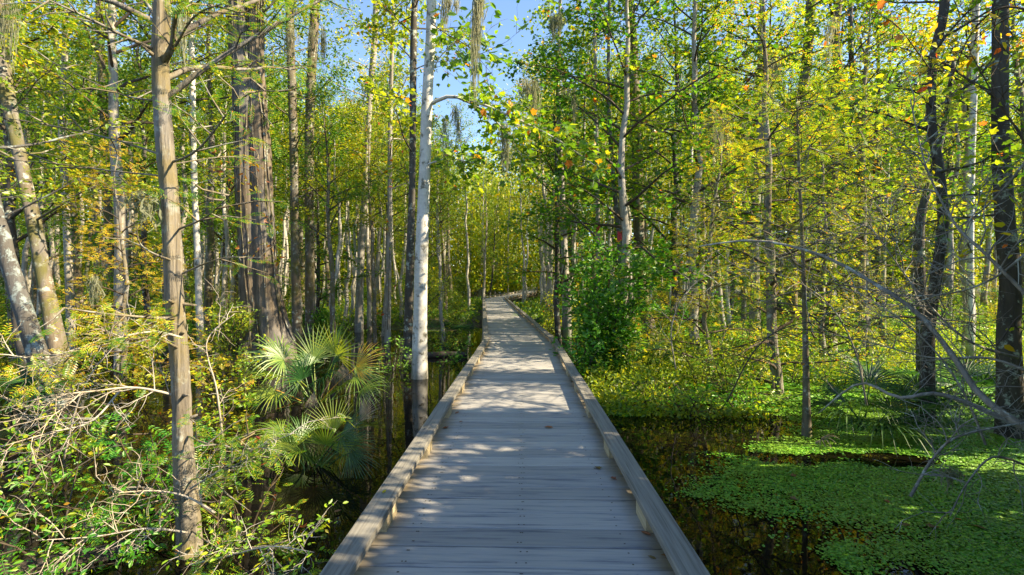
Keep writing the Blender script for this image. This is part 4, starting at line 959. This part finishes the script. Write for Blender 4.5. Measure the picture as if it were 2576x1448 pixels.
for i, (x, d, H, spr, st, leaf, lab) in enumerate([
    (1600, 9.3, .32, .7, 10, 'near_green', 'bright low waterside plants below the big green shrub'), (1720, 8.6, .32, .8, 10, 'near_green', 'bright low waterside plants left of the cypress sapling'),
    (1560, 8.3, .25, .4, 7, 'near_green', 'small green plants floating by the right kerb at the pool edge'), (1850, 8.6, .4, .8, 10, 'near_green', 'leafy low bush at the edge of the dark pool'),
    (1900, 8.8, .6, .9, 9, 'leaf_green', 'green leafy bush behind the dark pool'), (1980, 10.5, 1.0, 1.0, 9, 'leaf_lime', 'taller yellow-green bush behind the cypress sapling foot'),
    (1760, 10.5, 1.1, 1.0, 9, 'leaf_green', 'green leafy bush right of the small blue-green palmetto'), (2120, 10.0, 1.0, 1.0, 9, 'leaf_gold', 'golden bush beyond the dark palmettos'),
    (1860, 13.0, 1.4, 1.3, 10, 'leaf_green', 'green thicket in the middle distance right of the walk'), (2020, 14.5, 1.6, 1.4, 10, 'leaf_lime', 'yellow-green thicket behind the cypress sapling'),
    (1700, 15.0, 1.8, 1.4, 10, 'leaf_gold', 'golden thicket behind the big green shrub'), (2300, 14.5, 1.2, 1.3, 8, 'leaf_gold', 'golden thicket beyond the duckweed at right'),
    (2500, 13.0, 1.2, 1.3, 8, 'leaf_lime', 'yellow-green thicket beyond the thick right-edge trunk'), (1150, 13.5, .6, .7, 9, 'leaf_deep', 'dark leafy plants by the log left of the boardwalk'),
    (1120, 16.0, .8, .9, 9, 'leaf_lime', 'leafy plants left of the boardwalk bend'), (1640, 8.9, .6, .5, 8, 'leaf_green', 'leafy plant leaning over the dark pool nearest the right kerb'), (1740, 8.1, .55, .5, 8, 'leaf_green', 'leafy plant standing in the dark pool right of the kerb'), (1830, 9.6, .9, .8, 9, 'leaf_lime', 'taller bush left of the cypress sapling behind the dark pool'), (985, 12.5, .7, .5, 6, 'leaf_deep', 'thin dark-leaved plant right of the large palmetto')]):
    b = at(x, 716, d); bush('swamp_bush', lab, b[0], b[1], st, H, spr, M[leaf], 'ovate', .075, 5, 340 + i, tl=.3 + .1 * H, step=.09, sp=.05, ntw=7, t0=.12)

# ------------------------------------------------------------------ dead branches
DB = 'dead branches over the water'
dead_branch('dead_branch', 'long pale dead branch arching left from the near cypress over the water', [(455, 1000, 3.9), (400, 985, 3.8), (330, 975, 3.6), (230, 985, 3.4), (110, 1000, 3.2), (-20, 1040, 3.0)], 3.7, .010, .003, M['twig_pale'], 12, .45, 2, 81, DB)
dead_branch('dead_branch', 'pale dead branch sloping down to the left edge below the arching one', [(300, 985, 4.0), (230, 1060, 3.8), (120, 1090, 3.5), (0, 1125, 3.3)], 3.7, .008, .003, M['twig_pale'], 11, .4, 2, 82, DB)
dead_branch('dead_branch', 'tangle of pale bare twigs standing in front of the leaning tree', [(160, 1160, 5.5), (200, 1000, 5.4), (260, 900, 5.2), (330, 830, 5.0)], 5.3, .010, .003, M['twig_pale'], 9, .5, 2, 83, DB)
dead_branch('dead_branch', 'bare pale twigs rising right of the near cypress foot', [(560, 1100, 5.6), (545, 980, 5.6), (520, 860, 5.7), (590, 790, 5.8)], 5.6, .012, .004, M['twig_pale'], 8, .45, 2, 84, DB)
dead_branch('dead_branch', 'bleached stick lying low across the foot of the near cypress', [(540, 1290, 3.6), (470, 1250, 3.7), (390, 1235, 3.6), (300, 1240, 3.4)], 3.6, .009, .003, M['twig_pale'], 8, .35, 2, 85, DB)
dead_branch('dead_branch', 'long grey dead limb sweeping down from upper left to the right edge', [(1760, 620, 6.4), (1900, 605, 6.0), (2060, 640, 5.5), (2200, 715, 5.2), (2310, 790, 5.0), (2400, 900, 4.7), (2470, 1000, 4.5), (2600, 1090, 4.2)], 5.2, .009, .032, M['twig_grey'], 14, .75, 3, 86, DB)
dead_branch('dead_branch', 'grey dead limb with pale lichen crossing below the sweeping limb at right', [(2060, 1040, 6.2), (2160, 965, 5.6), (2260, 1000, 5.0), (2350, 990, 4.9), (2450, 1020, 4.8), (2600, 1090, 4.6)], 5.2, .009, .026, M['twig_grey'], 12, .7, 3, 87, DB)
dead_branch('dead_branch', 'bare dark limb rising steeply to the upper right edge with a few yellow leaves', [(2600, 760, 4.5), (2480, 640, 4.7), (2400, 560, 5.0), (2330, 420, 5.3), (2290, 250, 5.5)], 5.0, .018, .005, M['twig_grey'], 14, .8, 2, 88, DB, leaf=M['leaf_yellow'], lm=.3, lsize=.09)
dead_branch('dead_branch', 'broken grey stick poking out of the near duckweed', [(2290, 1250, 4.3), (2350, 1150, 4.3), (2420, 1095, 4.3), (2600, 1060, 4.2)], 4.3, .014, .006, M['twig_grey'], 10, .45, 2, 89, DB)
dead_branch('dead_branch', 'fine brown twigs arching over the dark pool right of the boardwalk', [(1830, 1010, 6.5), (1900, 880, 6.2), (1990, 820, 6.0), (2150, 800, 5.6)], 6.0, .010, .003, M['twig_brown'], 14, .7, 2, 90, DB, leaf=M['leaf_gold'], lm=.2, lsize=.07)
dead_branch('dead_branch', 'tangle of grey twigs between the two lichen-patched right trunks', [(2560, 900, 5.6), (2440, 860, 5.6), (2330, 760, 5.7), (2240, 640, 5.9), (2180, 560, 6.0)], 5.8, .016, .004, M['twig_grey'], 16, .8, 3, 91, DB)
dead_branch('dead_branch', 'thin grey twigs drooping into the duckweed below the thick right-edge trunk', [(2600, 1180, 4.2), (2500, 1150, 4.1), (2430, 1220, 4.0), (2390, 1300, 3.9)], 4.1, .010, .003, M['twig_grey'], 8, .4, 2, 92, DB)
for i, (P_, lab) in enumerate([
    ([(2600, 620, 4.6), (2500, 700, 4.8), (2380, 740, 5.2), (2230, 740, 5.6), (2080, 700, 6.0)], 'long thin grey branch crossing in front of both lichen-patched trunks'),
    ([(2480, 1120, 5.0), (2420, 980, 5.2), (2330, 860, 5.4), (2200, 760, 5.8), (2050, 690, 6.2)], 'grey branch rising leftward from the thick right-edge trunk foot'),
    ([(2600, 940, 4.4), (2480, 900, 4.7), (2340, 900, 5.1), (2180, 860, 5.6), (2020, 830, 6.2)], 'low grey branch spreading over the dark palmettos'),
    ([(2600, 380, 4.8), (2520, 480, 5.0), (2430, 560, 5.2), (2330, 600, 5.5), (2200, 600, 6.0)], 'bare branch falling across the crooked lichen trunk'),
    ([(2180, 1020, 6.4), (2150, 880, 6.4), (2080, 760, 6.4), (1960, 690, 6.6), (1850, 680, 7.0)], 'bare shrub stem curving left behind the cypress sapling'),
    ([(1700, 930, 9.0), (1690, 820, 9.0), (1740, 720, 9.0), (1850, 660, 9.2)], 'bare twiggy stem right of the big green shrub')]):
    dead_branch('dead_branch', lab, P_, 5.2, .013, .003, M['twig_grey'], 9, .7, 2, 120 + i, DB)
dead_branch('leafy_branch', 'bright yellow-green feathery branch sweeping left from the near cypress at mid height', [(458, 850, 3.8), (380, 835, 3.6), (260, 860, 3.3), (130, 895, 3.1), (20, 900, 3.0)], 3.4, .009, .003, M['twig_pale'], 12, .3, 2, 111, None, leaf=M['near_lime'], lm=.9, lsize=.075, lkind='pinnate', flat=1.0)
dead_branch('leafy_branch', 'lime feathery branch reaching right from the near cypress toward the low palmetto', [(478, 1230, 3.8), (560, 1180, 3.7), (640, 1130, 3.6), (740, 1090, 3.5)], 3.6, .007, .002, M['twig_pale'], 11, .28, 2, 112, None, leaf=M['near_lime'], lm=.8, lsize=.07, lkind='pinnate', flat=1.0)
dead_branch('leafy_branch', 'low green leafy branch reaching right along the bottom of the frame to the rail', [(480, 1420, 3.5), (570, 1400, 3.4), (680, 1375, 3.2), (790, 1390, 3.0)], 3.3, .007, .002, M['twig_pale'], 12, .28, 2, 113, None, leaf=M['near_green'], lm=.9, lsize=.038, lkind='ovate')
dead_branch('leafy_branch', 'low green leafy branch reaching left from the near cypress foot over the black log', [(470, 1340, 3.7), (370, 1330, 3.5), (240, 1350, 3.3), (90, 1360, 3.1)], 3.4, .008, .002, M['twig_pale'], 14, .32, 2, 114, None, leaf=M['near_green'], lm=.9, lsize=.04, lkind='ovate')
dead_branch('leafy_branch', 'yellow-leaved branch hanging in at the upper right corner', [(2640, 40, 3.6), (2520, 20, 3.8), (2440, 90, 4.0), (2390, 210, 4.1)], 3.9, .010, .003, M['twig_brown'], 12, .5, 2, 93, None, leaf=M['leaf_yellow'], lm=.28, lsize=.075)
dead_branch('leafy_branch', 'yellow-leaved branch in front of the thick right-edge trunk', [(2640, 480, 3.7), (2560, 330, 3.8), (2500, 240, 3.9), (2440, 130, 4.0)], 3.9, .009, .003, M['twig_brown'], 11, .5, 2, 94, None, leaf=M['leaf_yellow'], lm=.25, lsize=.075)
dead_branch('leafy_branch', 'branch of large yellow leaves low at the right edge', [(2640, 760, 3.6), (2560, 800, 3.7), (2500, 870, 3.8), (2440, 830, 3.9)], 3.9, .008, .003, M['twig_brown'], 7, .4, 1, 95, None, leaf=M['leaf_yellow'], lm=.25, lsize=.075)
dead_branch('leafy_branch', 'spray of red and orange maple leaves against the upper right sky', [(2350, 190, 6.0), (2300, 120, 5.6), (2250, 60, 5.4), (2180, 20, 5.2)], 5.5, .008, .003, M['twig_brown'], 8, .45, 1, 96, None, leaf=M['leaf_autumn'], lm=.3, lsize=.09, lkind='maple')
dead_branch('leafy_branch', 'drooping branch of brown and olive leaves right of the white-barked tree', [(1085, 60, 10.8), (1130, 90, 10), (1180, 120, 9.4), (1240, 190, 9.0)], 9.8, .012, .003, M['twig_brown'], 12, .8, 2, 97, None, leaf=M['leaf_maple'], lm=.45, lsize=.16)
dead_branch('creeper', 'red and orange creeper trailing across the double trunk', [(470, 440, 9.0), (560, 420, 9.2), (640, 440, 9.6), (690, 560, 10), (680, 640, 10)], 9.5, .008, .003, M['twig_brown'], 14, .6, 2, 98, None, cat='vine', leaf=M['leaf_autumn'], lm=.2, lsize=.10, up=-.1)
dead_branch('creeper', 'red creeper climbing the thin stem left of the white-barked tree', [(975, 830, 17.6), (978, 700, 17.6), (982, 560, 17.6), (984, 420, 17.6)], 17.6, .012, .004, M['twig_brown'], 14, .6, 1, 99, None, cat='vine', leaf=M['leaf_autumn'], lm=.35, lsize=.12)
dead_branch('creeper', 'orange creeper hanging on the near cypress by the lower dead twigs', [(560, 1180, 3.6), (600, 1120, 3.6), (640, 1140, 3.5), (700, 1100, 3.5)], 3.6, .004, .002, M['twig_brown'], 6, .2, 1, 100, None, cat='vine', leaf=M['leaf_autumn'], lm=.25, lsize=.05)

# ------------------------------------------------------------------ logs, hanging moss, fallen leaves
def log(label, a, b, r, seed):
    rng = rng_of(seed); mb = MB(); P = spline(np.array([a, (np.array(a) + b) / 2 + rng.normal(0, .04, 3), b]), 14); tube(mb, P, np.linspace(r, r * .8, 14), 12, 0, .16, rng)
    o = mb.build('log', M['log'], origin=P[0]); return tag(o, label, 'log')
q = at(1075, 716, 14.4); q2 = at(1175, 716, 14.4); log('dark log lying in the water between the white tree and the boardwalk', (q[0], 14.4, WATER + .05), (q2[0], 14.5, WATER + .06), .1, 1)
q = at(-60, 716, 3.45); q2 = at(345, 716, 4.0); log('wet black log half sunk in the bottom left corner', (q[0], 3.5, WATER - .0), (q2[0], 4.0, WATER - .03), .12, 2)
HM = [(1205, -40, 8.5, 1.75, .16, 260, 'longest grey moss strand hanging against the central sky'), (1130, -30, 9.5, .85, .2, 150, 'short bunch of moss just right of the white-barked tree top'),
      (1388, 30, 12, .75, .32, 160, 'upright-looking moss clump on the bare snag right of the central sky'), (1335, 190, 10.5, 1.0, .22, 180, 'moss clump hanging in the maple above the boardwalk bend'),
      (1270, 300, 11, 1.3, .24, 160, 'moss clump hanging from the dark end of the white tree limb'), (1150, 262, 10.9, 1.0, .1, 80, 'thin moss strand under the start of the white tree limb'),
      (1120, 290, 11, 1.2, .1, 80, 'thin moss strand closest to the white trunk under its limb'), (1440, 190, 13, 1.3, .2, 120, 'moss strand left of the red-marked stems'),
      (1800, 260, 12, 1.6, .26, 180, 'moss veil in the trees right of the big shrub'), (1840, 300, 13, 1.5, .3, 160, 'moss veil next to the yellow-green tree right of the walk'),
      (1940, 120, 13, 1.3, .25, 140, 'moss hanging from the tall tree below the upper right sky'), (2090, 40, 12, 1.1, .2, 120, 'moss hanging under the upper right sky gap'),
      (2330, 420, 8.0, .6, .1, 60, 'small moss wisp on the crooked lichen trunk'), (800, 60, 15, 1.5, .25, 140, 'moss on the forked mossy tree under the sky gap'),
      (740, 60, 15, 1.2, .25, 120, 'moss on the straight mossy tree by the double trunk'), (365, 470, 3.8, .3, .12, 90, 'pale moss tuft caught left of the near cypress trunk'),
      (470, 20, 10, 1.2, .3, 120, 'moss hanging behind the near cypress top'), (20, -20, 10, 1.4, .3, 140, 'moss at the top left corner'),
      (2390, 1170, 4.2, .22, .1, 60, 'dark moss wisp on the broken stick over the duckweed'), (240, 690, 8.5, .6, .1, 80, 'pale moss strand hanging in the left thicket')]
for i, (x, y, d, L, W_, n, lab) in enumerate(HM): moss(x, y, d, L, W_, n, 400 + i, lab)

def curl_leaf(rng, size, kind):
    V, F = TPL[kind]; v = V.copy() * size; v[:, 2] += size * (.25 * (v[:, 0] / size - .5) ** 2 + rng.uniform(.1, .5) * (v[:, 1] / size) ** 2 * 2)
    mb = MB(); mb.add(v - [size * .5, 0, v[:, 2].min()], F); return mb
rl = rng_of(500)
def fallen(x, y, z, size, mk, kind, label, cat='leaf', name='fallen_leaf', group=None):
    o = curl_leaf(rl, size, kind).build(name, M[mk], smooth=False, loc=(x, y, z + .004)); o.rotation_euler = (rl.normal(0, .1), rl.normal(0, .1), rl.random() * 6.28); return tag(o, label, cat, group)
for x, y, size, mk, kind, lab in [(1380, 1077, .11, 'litter', 'ovate', 'curled brown leaf in the middle of the deck'), (1505, 1180, .07, 'litter', 'maple', 'brown leaf right of the deck centre by the rail'),
    (1545, 1207, .06, 'litter', 'maple', 'orange-brown leaf next to the right kerb'), (1625, 1345, .07, 'litter', 'ovate', 'orange leaf near the right kerb at the front'),
    (1640, 1405, .05, 'litter', 'ovate', 'small brown leaf at the front right kerb'), (1680, 1402, .08, 'litter', 'ovate', 'long brown leaf against the front right kerb'),
    (1118, 1078, .08, 'litter', 'maple', 'brown leaf against the left kerb'), (1150, 1040, .07, 'litter', 'ovate', 'orange leaf on the left half of the deck'), (1072, 1132, .06, 'leaf_yellow', 'ovate', 'bright yellow leaf by the left kerb block'),
    (1440, 962, .1, 'litter', 'maple', 'brown litter leaf in the sun patch at the right kerb'), (1470, 1050, .05, 'twig_brown', 'ovate', 'dark leaf in the shadow of the right rail'), (1160, 1062, .05, 'litter', 'ovate', 'tiny brown leaf left of the deck centre'),
    (1330, 800, .1, 'litter', 'ovate', 'dark leaf on the far deck'), (1262, 812, .12, 'litter', 'ovate', 'dark leaf at the far left of the deck'), (1360, 830, .12, 'litter', 'maple', 'tan leaf on the deck before the bend')]:
    d = 1288 * 1.5 / (y - 716); p = at(x, y, d); fallen(p[0], p[1], .0, size, mk, kind, lab)
p = at(967, 1240, 1288 * 1.365 / 524); fallen(p[0], p[1], RAILTOP + .004, .05, 'leaf_yellow', 'ovate', 'small yellow leaf on top of the left kerb rail')
for i, (x, y, mk, s, lab) in enumerate([(2135, 1335, 'leaf_yellow', .07, 'floating yellow leaf in the dark pool'), (2190, 1345, 'leaf_autumn', .07, 'orange leaf floating beside the near duckweed'), (1878, 1362, 'leaf_yellow', .09, 'round yellow leaf floating near the right rail'),
    (2350, 1330, 'litter', .1, 'brown leaf standing on the duckweed'), (2275, 1325, 'litter', .1, 'tan leaf on the duckweed left of the brown one'), (2230, 1265, 'litter', .09, 'reddish leaf on the duckweed'), (1990, 1200, 'litter', .09, 'pale leaf at the tip of the duckweed raft'),
    (2460, 1330, 'litter', .12, 'large brown leaf on the front duckweed'), (2410, 1310, 'leaf_autumn', .06, 'small orange leaf on the front duckweed'), (760, 1330, 'leaf_autumn', .08, 'orange leaf floating left of the near boardwalk'),
    (850, 1290, 'litter', .08, 'tan leaf floating by the left rail'), (690, 1250, 'leaf_autumn', .07, 'reddish leaf floating below the low palmetto'), (2000, 1260, 'litter', .08, 'brown leaf floating below the duckweed tip'), (2420, 1200, 'litter', .08, 'tan leaf among the sunlit duckweed'), (2560, 1240, 'leaf_yellow', .08, 'yellow leaf at the right edge of the duckweed')]):
    d = 1288 * 2.045 / (y - 716); p = at(x, y, d); fallen(p[0], p[1], WATER + .012, s, mk, 'ovate' if i % 3 else 'maple', lab, name='floating_leaf')
# dried fan lying on the duckweed
b = at(2065, 1125, 6.6); b[2] = WATER + .05
mb = frond_mesh(rng_of(7), b, V(.2, -.5, .25), V(0, -.5, .85), .28, 1.9, 14, .5); o = mb.build('dry_palm_frond', M['palmetto_dead'], origin=b); tag(o, 'dried brown fan frond collapsed on the duckweed at the sapling foot', 'frond')
